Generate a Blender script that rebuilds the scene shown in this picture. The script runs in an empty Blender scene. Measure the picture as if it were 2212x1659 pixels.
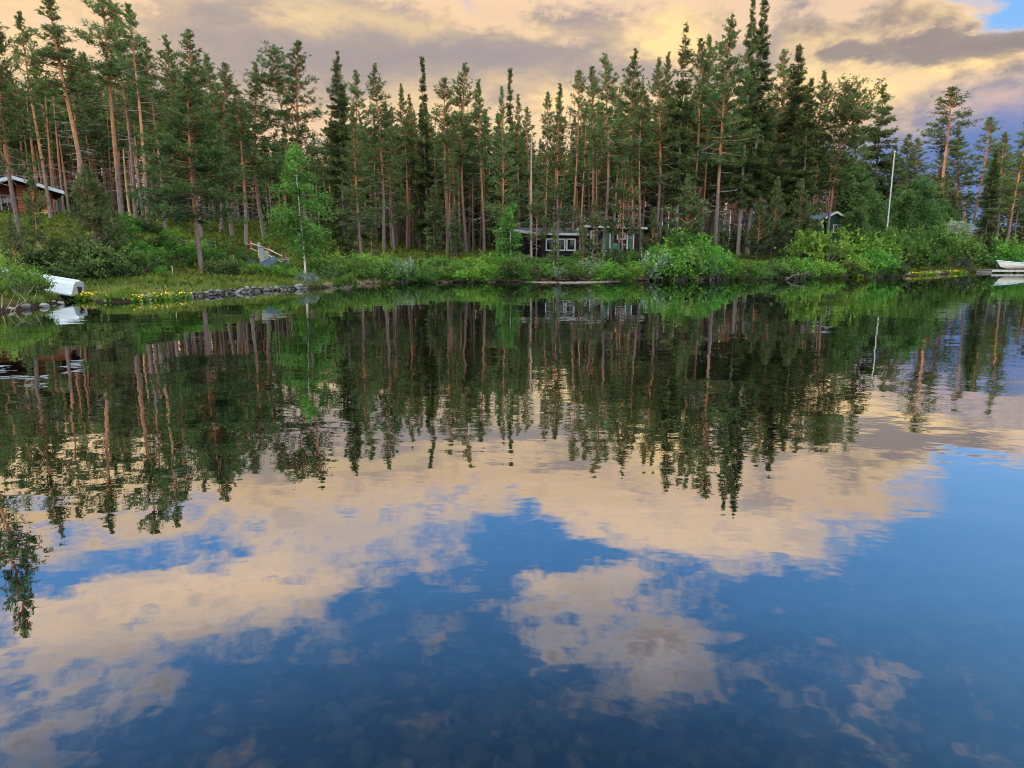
import bpy, math, random
import numpy as np
from mathutils import Vector, Matrix
R_ = math.radians
S = bpy.context.scene
COL = S.collection

# ------------------------------------------------------------------ camera
PITCH, EYE, FP, CX, CY = R_(10.8), 1.7, 1475.0, 1106.0, 829.5   # photo measured on a 2212 x 1659 grid
cam_d = bpy.data.cameras.new("camera")
cam_d.sensor_width = 36.0
cam_d.lens = 36.0 * FP / 2212.0
cam_d.clip_start, cam_d.clip_end = 0.05, 6000
cam = bpy.data.objects.new("camera", cam_d)
COL.objects.link(cam)
cam.location = (0, 0, EYE)
cam.rotation_euler = (R_(90) - PITCH, 0, 0)
S.camera = cam

def ray(px, py):
    u, v = (px - CX) / FP, (CY - py) / FP
    c, s = math.cos(PITCH), math.sin(PITCH)
    return Vector((u, c + v * s, -s + v * c))

def at(px, py, z=0.0):
    d = ray(px, py)
    t = (z - EYE) / d.z
    return Vector((d.x * t, d.y * t, z))

def atY(px, py, Y):
    d = ray(px, py)
    t = Y / d.y
    return Vector((d.x * t, Y, EYE + d.z * t))

def azel(px, py):
    d = ray(px, py)
    return math.degrees(math.atan2(d.x, d.y)), abs(math.degrees(math.atan2(d.z, math.hypot(d.x, d.y))))

# ------------------------------------------------------------------ exposure
S.view_settings.view_transform = 'Standard'
S.view_settings.look = 'None'
S.view_settings.exposure = 0.0
S.view_settings.gamma = 1.0
S.cycles.filter_width = 1.0
S.cycles.max_bounces = 8
S.cycles.transparent_max_bounces = 8
S.cycles.caustics_reflective = False
S.cycles.caustics_refractive = False
S.cycles.sample_clamp_indirect = 4.0

# ------------------------------------------------------------------ node helpers
class G:
    def __init__(self, tree):
        self.t = tree
    def n(self, typ, **kw):
        nd = self.t.nodes.new(typ)
        for k, v in kw.items():
            setattr(nd, k, v)
        return nd
    def put(self, sock, v):
        if v is None:
            return
        if isinstance(v, bpy.types.NodeSocket):
            self.t.links.new(v, sock)
        elif isinstance(v, (tuple, list)) and len(v) == 3 and sock.type == 'RGBA':
            sock.default_value = (*v, 1)
        else:
            sock.default_value = v
    def m(self, op, a, b=None, c=None, clamp=False):
        nd = self.n('ShaderNodeMath', operation=op, use_clamp=clamp)
        for i, v in enumerate((a, b, c)):
            if v is not None:
                self.put(nd.inputs[i], v)
        return nd.outputs[0]
    def vm(self, op, a, b=None):
        nd = self.n('ShaderNodeVectorMath', operation=op)
        self.put(nd.inputs[0], a)
        if b is not None:
            self.put(nd.inputs[1], b)
        return nd.outputs[0]
    def xyz(self, x, y, z):
        nd = self.n('ShaderNodeCombineXYZ')
        for i, v in enumerate((x, y, z)):
            self.put(nd.inputs[i], v)
        return nd.outputs[0]
    def mix(self, f, a, b, typ='MIX'):
        nd = self.n('ShaderNodeMix', data_type='RGBA', blend_type=typ)
        self.put(nd.inputs[0], f); self.put(nd.inputs[6], a); self.put(nd.inputs[7], b)
        return nd.outputs[2]
    def noise(self, vec, scale, detail=4, rough=0.55, dist=0.0, dim='3D'):
        nd = self.n('ShaderNodeTexNoise', noise_dimensions=dim)
        self.put(nd.inputs['Vector'], vec)
        nd.inputs['Scale'].default_value = scale
        nd.inputs['Detail'].default_value = detail
        nd.inputs['Roughness'].default_value = rough
        nd.inputs['Distortion'].default_value = dist
        return nd.outputs[0]
    def ss(self, x, a, b, lo=0.0, hi=1.0, kind='SMOOTHSTEP'):
        nd = self.n('ShaderNodeMapRange', interpolation_type=kind)
        for i, v in enumerate((x, a, b, lo, hi)):
            self.put(nd.inputs[i], v)
        return nd.outputs[0]

# ------------------------------------------------------------------ world
SUN_AZ, SUN_EL = -100.0, 15.0
W = bpy.data.worlds.new("World")
S.world = W
W.use_nodes = True
wt = W.node_tree
wt.nodes.clear()
g = G(wt)
dirv = g.n('ShaderNodeTexCoord').outputs['Generated']
sp = g.n('ShaderNodeSeparateXYZ'); g.put(sp.inputs[0], dirv)
az = g.m('MULTIPLY', g.m('ARCTAN2', sp.outputs[0], sp.outputs[1]), 57.2958)
el = g.m('MULTIPLY', g.m('ARCSINE', sp.outputs[2]), 57.2958)
# domain in degrees, warped so that cloud edges are ragged
pv = g.xyz(g.m('MULTIPLY', az, 1 / 12.0), g.m('MULTIPLY', el, 1 / 6.0), 0.0)
cen = lambda s_: g.m('SUBTRACT', s_, 0.5)
n1 = g.noise(pv, 1.0, 8, 0.62, 0.25)
n2 = g.noise(g.vm('ADD', pv, (7.3, 2.1, 4.0)), 2.1, 7, 0.62, 0.35)
n3 = g.noise(g.vm('ADD', pv, (-3.3, 9.1, 1.0)), 0.55, 3, 0.5, 0.0)
n4 = g.noise(g.vm('ADD', pv, (1.3, -6.1, 2.0)), 4.2, 6, 0.58, 0.25)
waz = g.m('ADD', az, g.m('MULTIPLY', cen(n2), 9.0))
wel = g.m('ADD', el, g.m('MULTIPLY', cen(n1), 6.0))

def blob(a, e, ra, re, w, warp=True):
    A, E = (waz, wel) if warp else (az, el)
    x = g.m('MULTIPLY', g.m('SUBTRACT', A, a), 1.0 / ra)
    y = g.m('MULTIPLY', g.m('SUBTRACT', E, e), 1.0 / re)
    q = g.m('ADD', g.m('MULTIPLY', x, x), g.m('MULTIPLY', y, y))
    return g.m('MULTIPLY', g.m('EXPONENT', g.m('MULTIPLY', q, -1.0)), w)

def total(bl, start=0.0, warp=True):
    s = start
    for b in bl:
        s = g.m('ADD', s, blob(*b, warp=warp))
    return s

def pb(px, py, ra, re, w):
    a, e = azel(px, py)
    return (a, e, ra, re, w)

cover = total([
    (-8, 11, 46, 11.5, 1.35), (-12, 14, 34, 4.5, 0.4), (15, 18, 13, 6.5, 0.75),
    pb(1780, 1170, 8, 2.6, 0.6), pb(1960, 1100, 4, 2.0, 0.5),
    pb(2230, 1190, 8, 4.6, -1.2), pb(2225, 5, 2.2, 1.1, -1.0), pb(2150, 1300, 13, 4.5, -0.8), pb(2080, 90, 8, 3, 0.4), pb(2170, 190, 6, 3, 0.7),
    pb(1230, 1190, 9, 1.5, -0.7), pb(1120, 1130, 3.5, 1.6, -0.45), pb(960, 1290, 9, 2.0, -0.4), pb(1560, 1290, 12, 2.0, -0.35),
    pb(1330, 1330, 12, 4.8, 0.72), pb(1150, 1270, 7, 2.5, 0.25), pb(1430, 1460, 5, 3.0, 0.28), pb(1180, 1420, 4, 2.0, 0.2),
    pb(230, 1340, 15, 4.4, 0.50), pb(600, 1285, 12, 2.8, 0.50), pb(380, 1470, 10, 2.8, 0.24), pb(40, 1540, 9, 4, 0.36),
    pb(240, 1215, 6, 1.0, -0.5), pb(60, 1235, 5, 1.1, -0.25), pb(420, 1400, 5, 2.2, -0.25), pb(120, 1440, 6, 1.6, -0.25),
    pb(1840, 1540, 3.5, 1.6, 0.34), pb(1940, 1500, 2.5, 1.2, 0.3), pb(1900, 1640, 3.5, 1.5, 0.34), pb(2150, 1620, 3, 1.4, 0.3), pb(1850, 1260, 2.5, .7, 0.4),
    (180, 20, 70, 25, 0.55), (-110, 20, 45, 25, 0.5), (110, 20, 40, 20, 0.4)])
cover = g.m('ADD', cover, g.m('MULTIPLY', cen(n1), 1.5))
cover = g.m('ADD', cover, g.m('MULTIPLY', cen(n2), 1.5))
cover = g.m('ADD', cover, g.m('MULTIPLY', cen(n4), 1.35))
cmask = g.m('MULTIPLY', g.ss(cover, 0.18, 0.86), g.ss(cover, 0.35, 1.05, 0.72, 1.0))
# shaded grey-mauve bank of cloud, sharp and puffy above, soft below
shade = total([pb(560, 70, 9, 2.3, 0.8), pb(800, 100, 11, 2.2, 0.9), pb(1130, 150, 12, 1.9, 0.85), pb(480, 170, 9, 3.0, 0.5), pb(1330, 175, 6, 1.6, 0.5), pb(1350, 30, 6, 1.3, 0.35), pb(1230, 25, 4, 1.2, .3),
               pb(700, 190, 14, 2.0, 0.35), pb(1640, 110, 6, 2, .25), pb(1800, 80, 8, 1.6, .45), pb(2190, 200, 6, 2, .5),
               pb(1750, 1150, 6, 1.8, 0.5), pb(1330, 1330, 9, 4, 0.4), pb(200, 1400, 12, 5, 0.25), pb(1050, 1180, 9, 2, .3), pb(700, 1180, 9, 3, .25),
               pb(1900, 935, 7, 0.8, 0.5)])
shade = g.m('ADD', shade, g.m('MULTIPLY', cen(n2), 1.6))
shade = g.m('ADD', shade, g.m('MULTIPLY', cen(n1), 1.0))
shade = g.m('ADD', shade, g.m('MULTIPLY', cen(n4), 1.5))
shade = g.ss(shade, 0.05, 0.58)
dark = total([pb(2050, 98, 5.5, 0.8, 1.0), pb(2170, 90, 4.0, 0.95, 0.9), pb(1880, 45, 6.0, 1.0, 0.75), pb(1860, 120, 1.5, 0.55, 0.7), pb(2190, 160, 3.5, 0.8, 0.7), pb(1960, 60, 4, .6, .3)])
dark = g.m('ADD', dark, g.m('MULTIPLY', cen(n2), 1.1))
dark = g.m('ADD', dark, g.m('MULTIPLY', cen(n4), 1.4))
dark = g.ss(dark, 0.30, 1.05, 0.0, 0.82)
glow = total([pb(1480, 70, 3.0, 1.8, 0.8), pb(1400, 110, 4, 1.3, 0.6), pb(1100, 62, 8, 0.9, 0.55), pb(700, 25, 8, 0.9, 0.4), pb(1000, 225, 17, 1.7, 0.45), pb(1230, 240, 6, 2.2, 0.35),
              pb(1900, 165, 9, 1.3, 0.6), pb(2050, 30, 8, 1.0, 0.5), pb(20, 30, 9, 3.5, 0.7), pb(1800, 215, 6, 2, 0.3), pb(2110, 140, 4, .7, 0.5),
              pb(600, 1060, 9, 3, 0.2), pb(1750, 960, 8, 1.3, 0.4)])
glow = g.m('MULTIPLY', glow, g.ss(n2, 0.35, 0.6, 0.35, 1.3))
lit = g.mix(g.ss(n3, 0.35, 0.65), (0.96, 0.64, 0.37), (0.90, 0.64, 0.44))
lit = g.mix(g.ss(el, 17.0, 25.0), lit, (1.50, 1.08, 0.74))
lit = g.mix(g.ss(el, 25.5, 30.0), lit, (0.98, 0.84, 0.80))
lit = g.mix(g.ss(el, 31.0, 38.0), lit, (0.52, 0.47, 0.48))
shd = g.mix(g.ss(el, 17.0, 24.0), (0.40, 0.34, 0.345), (1.08, 0.86, 0.74))
shd = g.mix(g.ss(el, 25.0, 33.0), shd, (0.40, 0.38, 0.43))
cloud = g.mix(shade, lit, shd)
cloud = g.mix(g.m('MULTIPLY', glow, 0.95, clamp=True), cloud, (1.18, 0.83, 0.39))
cloud = g.mix(dark, cloud, (0.285, 0.245, 0.26))
# clear sky: blue, paler to the horizon, plus a little physical sky
blue = g.mix(g.ss(el, 2.0, 24.0), (0.30, 0.46, 0.86), (0.11, 0.36, 0.82))
blue = g.mix(g.ss(el, 22.0, 42.0), blue, (0.022, 0.080, 0.20))
blue = g.mix(g.ss(az, 18.0, 42.0, 0.0, 0.55), blue, g.mix(g.ss(el, 20.0, 40.0), (0.20, 0.48, 0.86), (0.055, 0.19, 0.40)))
sky = g.n('ShaderNodeTexSky', sky_type='NISHITA', sun_disc=False)
sky.sun_elevation = R_(SUN_EL); sky.sun_rotation = R_(SUN_AZ)
blue = g.mix(0.03, blue, sky.outputs[0], 'ADD')
# low band: lavender haze behind the trunks, slate blue bank of cloud to the right
col = g.mix(cmask, blue, cloud)
low = total([(35, 3.0, 13, 7.0, 1.3), (25, 2.0, 8, 4.5, 0.6), (0, 0, 60, 3.2, 0.75), pb(1750, 1000, .1, .1, 0)])
lowc = g.mix(g.ss(az, 14.0, 30.0), (0.60, 0.58, 0.74), (0.16, 0.25, 0.52))
lowc = g.mix(g.m('MULTIPLY', blob(*pb(2170, 235, 1.6, 0.8, 0.8)), 1.0, clamp=True), lowc, (0.62, 0.42, 0.45))
col = g.mix(g.ss(low, 0.2, 0.95), col, lowc)
# the rest of the dome, behind the photographer: unseen broken cloud, brightened as front fill
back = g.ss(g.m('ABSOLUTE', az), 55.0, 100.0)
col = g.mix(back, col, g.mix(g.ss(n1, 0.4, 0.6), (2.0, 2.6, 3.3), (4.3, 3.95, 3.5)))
top = g.ss(el, 45.0, 65.0)  # unseen upper sky, raised as fill as well
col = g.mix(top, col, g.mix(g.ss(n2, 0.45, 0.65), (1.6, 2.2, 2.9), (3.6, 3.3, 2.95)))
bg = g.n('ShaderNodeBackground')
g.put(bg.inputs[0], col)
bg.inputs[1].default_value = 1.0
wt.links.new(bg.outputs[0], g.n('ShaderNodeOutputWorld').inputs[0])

# ------------------------------------------------------------------ sun, low and soft from the left, through thin cloud
sd = bpy.data.lights.new("sun", 'SUN')
sd.energy, sd.angle, sd.color = 3.4, R_(10), (1.0, 0.83, 0.60)
sun = bpy.data.objects.new("sun", sd)
COL.objects.link(sun)
dv = Vector((math.sin(R_(SUN_AZ)) * math.cos(R_(SUN_EL)), math.cos(R_(SUN_AZ)) * math.cos(R_(SUN_EL)), math.sin(R_(SUN_EL))))
sun.rotation_euler = dv.to_track_quat('Z', 'Y').to_euler()
sun.location = dv * 200

# ------------------------------------------------------------------ materials
def material(name):
    mt = bpy.data.materials.new(name)
    mt.use_nodes = True
    mt.node_tree.nodes.clear()
    return mt, G(mt.node_tree)

def surf(g, sh):
    g.t.links.new(sh, g.n('ShaderNodeOutputMaterial').inputs[0])

def plain(name, c1, c2=None, rough=0.7, scale=6.0, metal=0.0, bump=0.0, stretch=(1, 1, 1), spec=0.3):
    mt, g = material(name)
    b = g.n('ShaderNodeBsdfPrincipled')
    tc = g.n('ShaderNodeTexCoord').outputs['Object']
    v = g.vm('MULTIPLY', tc, stretch)
    nz = g.noise(v, scale, 5, 0.6)
    c2 = c2 or tuple(x * 0.7 for x in c1)
    g.put(b.inputs['Base Color'], g.mix(g.ss(nz, 0.35, 0.68), c1, c2))
    b.inputs['Roughness'].default_value = rough
    b.inputs['Metallic'].default_value = metal
    b.inputs['Specular IOR Level'].default_value = spec
    if bump:
        bp = g.n('ShaderNodeBump'); bp.inputs['Distance'].default_value = bump
        g.put(bp.inputs['Height'], nz); g.put(b.inputs['Normal'], bp.outputs[0])
    surf(g, b.outputs[0])
    return mt

def boards(name, c1, c2, pitch, axis='Z', rough=0.75):
    """horizontal / vertical boards: colour varies board by board, with a groove"""
    mt, g = material(name)
    b = g.n('ShaderNodeBsdfPrincipled')
    tc = g.n('ShaderNodeTexCoord').outputs['Object']
    s = g.n('ShaderNodeSeparateXYZ'); g.put(s.inputs[0], tc)
    q = g.m('MULTIPLY', s.outputs['XYZ'.index(axis)], 1.0 / pitch)
    cell = g.m('FLOOR', q)
    wn = g.n('ShaderNodeTexWhiteNoise', noise_dimensions='1D'); g.put(wn.inputs['W'], cell)
    fr = g.m('FRACT', q)
    groove = g.ss(g.m('ABSOLUTE', g.m('SUBTRACT', fr, 0.5)), 0.40, 0.5)
    nz = g.noise(g.vm('MULTIPLY', tc, (2, 2, 14) if axis == 'Z' else (14, 14, 2)), 2.0, 5, 0.6)
    f = g.m('ADD', g.m('MULTIPLY', wn.outputs[0], 0.6), g.m('MULTIPLY', nz, 0.5))
    c = g.mix(f, c1, c2)
    g.put(b.inputs['Base Color'], g.mix(g.m('MULTIPLY', groove, 0.6), c, tuple(x * 0.35 for x in c2)))
    bp = g.n('ShaderNodeBump'); bp.inputs['Distance'].default_value = 0.03
    g.put(bp.inputs['Height'], g.m('SUBTRACT', 1.0, groove)); g.put(b.inputs['Normal'], bp.outputs[0])
    b.inputs['Roughness'].default_value = rough
    b.inputs['Specular IOR Level'].default_value = 0.2
    surf(g, b.outputs[0])
    return mt

def leafy(name, dark, light, hue=0.02, trans=0.3, val=0.25, tone_gain=1.0):
    """leaf / needle clusters: old and new growth by the stored tone, plus leaf, clump and plant variation"""
    mt, g = material(name)
    tone = g.n('ShaderNodeAttribute', attribute_name='tone').outputs['Fac']
    geo = g.n('ShaderNodeNewGeometry')
    oi = g.n('ShaderNodeObjectInfo')
    tc = g.n('ShaderNodeTexCoord').outputs['Object']
    nz = g.noise(tc, 0.9, 3, 0.6)
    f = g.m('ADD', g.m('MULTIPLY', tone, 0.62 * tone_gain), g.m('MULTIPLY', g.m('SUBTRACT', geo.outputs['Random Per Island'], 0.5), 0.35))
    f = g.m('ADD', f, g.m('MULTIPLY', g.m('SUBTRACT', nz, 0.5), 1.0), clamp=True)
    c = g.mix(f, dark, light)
    h = g.n('ShaderNodeHueSaturation')
    g.put(h.inputs['Color'], c)
    g.put(h.inputs['Hue'], g.m('ADD', 0.5 - hue, g.m('MULTIPLY', oi.outputs['Random'], 2 * hue)))
    r2 = g.m('FRACT', g.m('MULTIPLY', oi.outputs['Random'], 7.31))
    g.put(h.inputs['Value'], g.m('ADD', 1.0 - val, g.m('MULTIPLY', r2, 2 * val)))
    d = g.n('ShaderNodeBsdfDiffuse'); t = g.n('ShaderNodeBsdfTranslucent')
    g.put(d.inputs[0], h.outputs[0]); g.put(t.inputs[0], h.outputs[0])
    ms = g.n('ShaderNodeMixShader'); ms.inputs[0].default_value = trans
    g.t.links.new(d.outputs[0], ms.inputs[1]); g.t.links.new(t.outputs[0], ms.inputs[2])
    surf(g, ms.outputs[0])
    return mt

def bark_mat(name, low, high, lo_at=0.15, hi_at=0.5, flake=0.6):
    mt, g = material(name)
    hf = g.n('ShaderNodeAttribute', attribute_name='tone').outputs['Fac']
    oi = g.n('ShaderNodeObjectInfo')
    tc = g.n('ShaderNodeTexCoord').outputs['Object']
    nz = g.noise(g.vm('MULTIPLY', tc, (7, 7, 2.0)), 2.0, 5, 0.65)
    n2 = g.noise(g.vm('MULTIPLY', tc, (1, 1, 0.35)), 1.2, 3, 0.6)
    hh = g.m('ADD', hf, g.m('MULTIPLY', g.m('SUBTRACT', n2, 0.5), 0.35))
    hh = g.m('ADD', hh, g.m('MULTIPLY', g.m('SUBTRACT', oi.outputs['Random'], 0.5), 0.25))
    c = g.mix(g.ss(hh, lo_at, hi_at), low, high)
    c = g.mix(g.m('MULTIPLY', g.ss(nz, 0.45, 0.62), flake), c, g.mix(0.6, c, (0.02, 0.017, 0.015)))
    b = g.n('ShaderNodeBsdfDiffuse')
    g.put(b.inputs[0], c)
    bp = g.n('ShaderNodeBump'); bp.inputs['Distance'].default_value = 0.03
    g.put(bp.inputs['Height'], nz); g.put(b.inputs['Normal'], bp.outputs[0])
    surf(g, b.outputs[0])
    return mt

M = {}
M['pine_bark'] = bark_mat('pine_bark', (0.150, 0.118, 0.108), (0.36, 0.18, 0.095))
M['spruce_bark'] = bark_mat('spruce_bark', (0.15, 0.13, 0.12), (0.19, 0.14, 0.11))
M['pale_bark'] = bark_mat('pale_bark', (0.25, 0.22, 0.19), (0.30, 0.25, 0.20))
M['grey_twig'] = plain('grey_twig', (0.29, 0.265, 0.245), (0.17, 0.15, 0.14), 0.9)
M['snag_bark'] = plain('snag_wood', (0.42, 0.29, 0.14), (0.28, 0.18, 0.09), 0.9, 4, 0, 0, (1, 1, .3))
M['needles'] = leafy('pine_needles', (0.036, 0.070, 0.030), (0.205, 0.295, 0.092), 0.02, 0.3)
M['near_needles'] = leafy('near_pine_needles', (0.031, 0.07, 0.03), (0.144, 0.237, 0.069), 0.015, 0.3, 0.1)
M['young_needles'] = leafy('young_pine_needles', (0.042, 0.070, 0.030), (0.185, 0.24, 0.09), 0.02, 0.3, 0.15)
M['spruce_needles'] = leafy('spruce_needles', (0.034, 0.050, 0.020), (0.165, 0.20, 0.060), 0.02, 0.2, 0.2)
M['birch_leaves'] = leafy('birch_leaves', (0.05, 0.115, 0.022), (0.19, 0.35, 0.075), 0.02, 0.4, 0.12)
M['dull_birch'] = leafy('dull_birch_leaves', (0.045, 0.10, 0.030), (0.15, 0.27, 0.075), 0.02, 0.35, 0.15)  # duller, slightly darker green for the wide birches
M['bright_leaves'] = leafy('bright_willow_leaves', (0.055, 0.14, 0.02), (0.25, 0.48, 0.085), 0.025, 0.4, 0.15)
M['green_leaves'] = leafy('green_shrub_leaves', (0.040, 0.095, 0.020), (0.20, 0.33, 0.075), 0.025, 0.35, 0.2)
M['grey_leaves'] = leafy('grey_willow_leaves', (0.09, 0.14, 0.09), (0.33, 0.42, 0.34), 0.02, 0.3, 0.15)
M['white_blossom'] = leafy('whitish_leaves', (0.08, 0.15, 0.07), (0.55, 0.58, 0.42), 0.01, 0.3, 0.1)
M['dark_leaves'] = leafy('juniper_needles', (0.032, 0.052, 0.020), (0.145, 0.195, 0.058), 0.03, 0.25, 0.2)
M['heath'] = leafy('blueberry_heath', (0.048, 0.073, 0.018), (0.188, 0.237, 0.04), 0.03, 0.3, 0.0)
M['grass'] = leafy('bank_grass', (0.09, 0.15, 0.025), (0.30, 0.31, 0.09), 0.02, 0.35, 0.0)
M['yellow_petals'] = plain('marigold_petals', (0.85, 0.52, 0.015), (0.80, 0.60, 0.03), 0.6)
M['marigold_leaves'] = leafy('marigold_leaves', (0.06, 0.13, 0.015), (0.20, 0.33, 0.05), 0.01, 0.3, 0.0)
M['straw'] = plain('dry_straw', (0.42, 0.36, 0.22), (0.30, 0.24, 0.14), 0.9)

def birch_bark():
    mt, g = material('birch_bark')
    tc = g.n('ShaderNodeTexCoord').outputs['Object']
    nz = g.noise(g.vm('MULTIPLY', tc, (3, 3, 9)), 1.3, 4, 0.6)
    c = g.mix(g.ss(nz, 0.56, 0.63), (0.42, 0.41, 0.37), (0.04, 0.036, 0.032))
    b = g.n('ShaderNodeBsdfDiffuse'); g.put(b.inputs[0], c); surf(g, b.outputs[0])
    return mt
M['birch_bark'] = birch_bark()

def stone_mat(name, a, b_, c3):
    mt, g = material(name)
    tc = g.n('ShaderNodeTexCoord').outputs['Object']
    oi = g.n('ShaderNodeObjectInfo')
    isl = g.n('ShaderNodeNewGeometry').outputs['Random Per Island']
    nz = g.noise(tc, 5.0, 6, 0.65)
    n2 = g.noise(tc, 1.7, 3, 0.6)
    rnd = g.m('FRACT', g.m('ADD', oi.outputs['Random'], isl))
    c = g.mix(rnd, a, b_)
    c = g.mix(g.ss(nz, 0.4, 0.7, 0, 0.6), c, c3)
    c = g.mix(g.ss(n2, 0.5, 0.7, 0, 0.5), c, (0.10, 0.095, 0.075))
    b = g.n('ShaderNodeBsdfPrincipled')
    g.put(b.inputs['Base Color'], c); b.inputs['Roughness'].default_value = 0.8
    bp = g.n('ShaderNodeBump'); bp.inputs['Distance'].default_value = 0.03
    g.put(bp.inputs['Height'], nz); g.put(b.inputs['Normal'], bp.outputs[0])
    surf(g, b.outputs[0])
    return mt
M['driftwood'] = plain('grey_driftwood', (0.15, 0.13, 0.115), (0.08, 0.07, 0.06), 0.9)
M['stone'] = stone_mat('bank_stone', (0.018, 0.018, 0.02), (0.25, 0.24, 0.24), (0.06, 0.06, 0.06))
M['bed_stone'] = stone_mat('lakebed_stone', (0.028, 0.029, 0.022), (0.095, 0.088, 0.066), (0.05, 0.050, 0.036))
M['black_wall'] = boards('black_log_wall', (0.010, 0.008, 0.010), (0.019, 0.015, 0.016), 0.16)
M['red_wall'] = boards('red_brown_log_wall', (0.30, 0.105, 0.055), (0.20, 0.065, 0.035), 0.17)
M['red_paint'] = plain('dark_red_paint', (0.20, 0.022, 0.016), (0.13, 0.018, 0.014), 0.7)
M['green_wall'] = boards('dark_green_boards', (0.018, 0.060, 0.038), (0.012, 0.042, 0.026), 0.14, 'X')
M['brown_wall'] = boards('brown_boards', (0.20, 0.065, 0.028), (0.13, 0.045, 0.02), 0.15)
M['white_paint'] = plain('white_paint', (0.44, 0.44, 0.44), (0.36, 0.36, 0.355), 0.55)
M['green_paint'] = plain('green_door_paint', (0.012, 0.115, 0.06), (0.010, 0.09, 0.048), 0.5)
M['dark'] = plain('dark_metal', (0.02, 0.02, 0.022), (0.03, 0.03, 0.03), 0.5)
M['felt'] = plain('grey_roof_felt', (0.055, 0.055, 0.062), (0.04, 0.04, 0.045), 0.9, 9)
M['blue_roof'] = plain('blue_grey_roof', (0.075, 0.115, 0.155), (0.055, 0.085, 0.12), 0.6, 5)
M['pale_metal'] = plain('pale_metal_sheet', (0.38, 0.44, 0.52), (0.32, 0.37, 0.44), 0.4, 3)
M['hull_white'] = plain('white_fibreglass', (0.40, 0.45, 0.475), (0.37, 0.41, 0.42), 0.35, 2.5, 0, 0, (1, 1, 1), 0.5)
M['hull_cream'] = plain('cream_fibreglass', (0.70, 0.66, 0.55), (0.60, 0.57, 0.47), 0.35, 2.5, 0, 0, (1, 1, 1), 0.5)
M['blue_trim'] = plain('pale_blue_gunwale', (0.50, 0.62, 0.80), (0.42, 0.54, 0.72), 0.4)
M['plank'] = boards('weathered_dock_planks', (0.22, 0.21, 0.20), (0.13, 0.12, 0.115), 0.14, 'X')
M['grey_wood'] = plain('weathered_rail', (0.40, 0.38, 0.35), (0.28, 0.26, 0.24), 0.85, 4, 0, 0, (1, 1, 1))
M['red_post'] = plain('red_brown_post', (0.21, 0.070, 0.050), (0.13, 0.05, 0.04), 0.85, 5)
M['blue_wood'] = plain('faded_blue_paint', (0.11, 0.18, 0.24), (0.08, 0.13, 0.17), 0.7, 6)
M['grey_white'] = plain('greyish_white_board', (0.36, 0.36, 0.35), (0.26, 0.26, 0.255), 0.7)
M['lichen'] = plain('lichen_grey_board', (0.26, 0.30, 0.25), (0.15, 0.19, 0.14), 0.9, 5)
M['log_end'] = plain('cut_log_wood', (0.62, 0.40, 0.18), (0.42, 0.24, 0.10), 0.85, 8)
M['lamp'] = plain('warm_lamp_shade', (0.60, 0.42, 0.25), (0.5, 0.35, 0.2), 0.7)
M['sand'] = plain('pale_shore_sand', (0.17, 0.138, 0.11), (0.07, 0.058, 0.046), 0.95, 3)
M['green_plastic'] = plain('green_plastic', (0.015, 0.20, 0.085), (0.012, 0.16, 0.07), 0.45)
M['curtain'] = plain('beige_blind', (0.30, 0.26, 0.20), (0.24, 0.2, 0.16), 0.9)

def glass_mat():
    mt, g = material('window_glass')
    b = g.n('ShaderNodeBsdfPrincipled')
    b.inputs['Base Color'].default_value = (0.01, 0.011, 0.012, 1)
    b.inputs['Roughness'].default_value = 0.03
    b.inputs['Alpha'].default_value = 0.55
    surf(g, b.outputs[0])
    return mt
M['glass'] = glass_mat()

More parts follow.
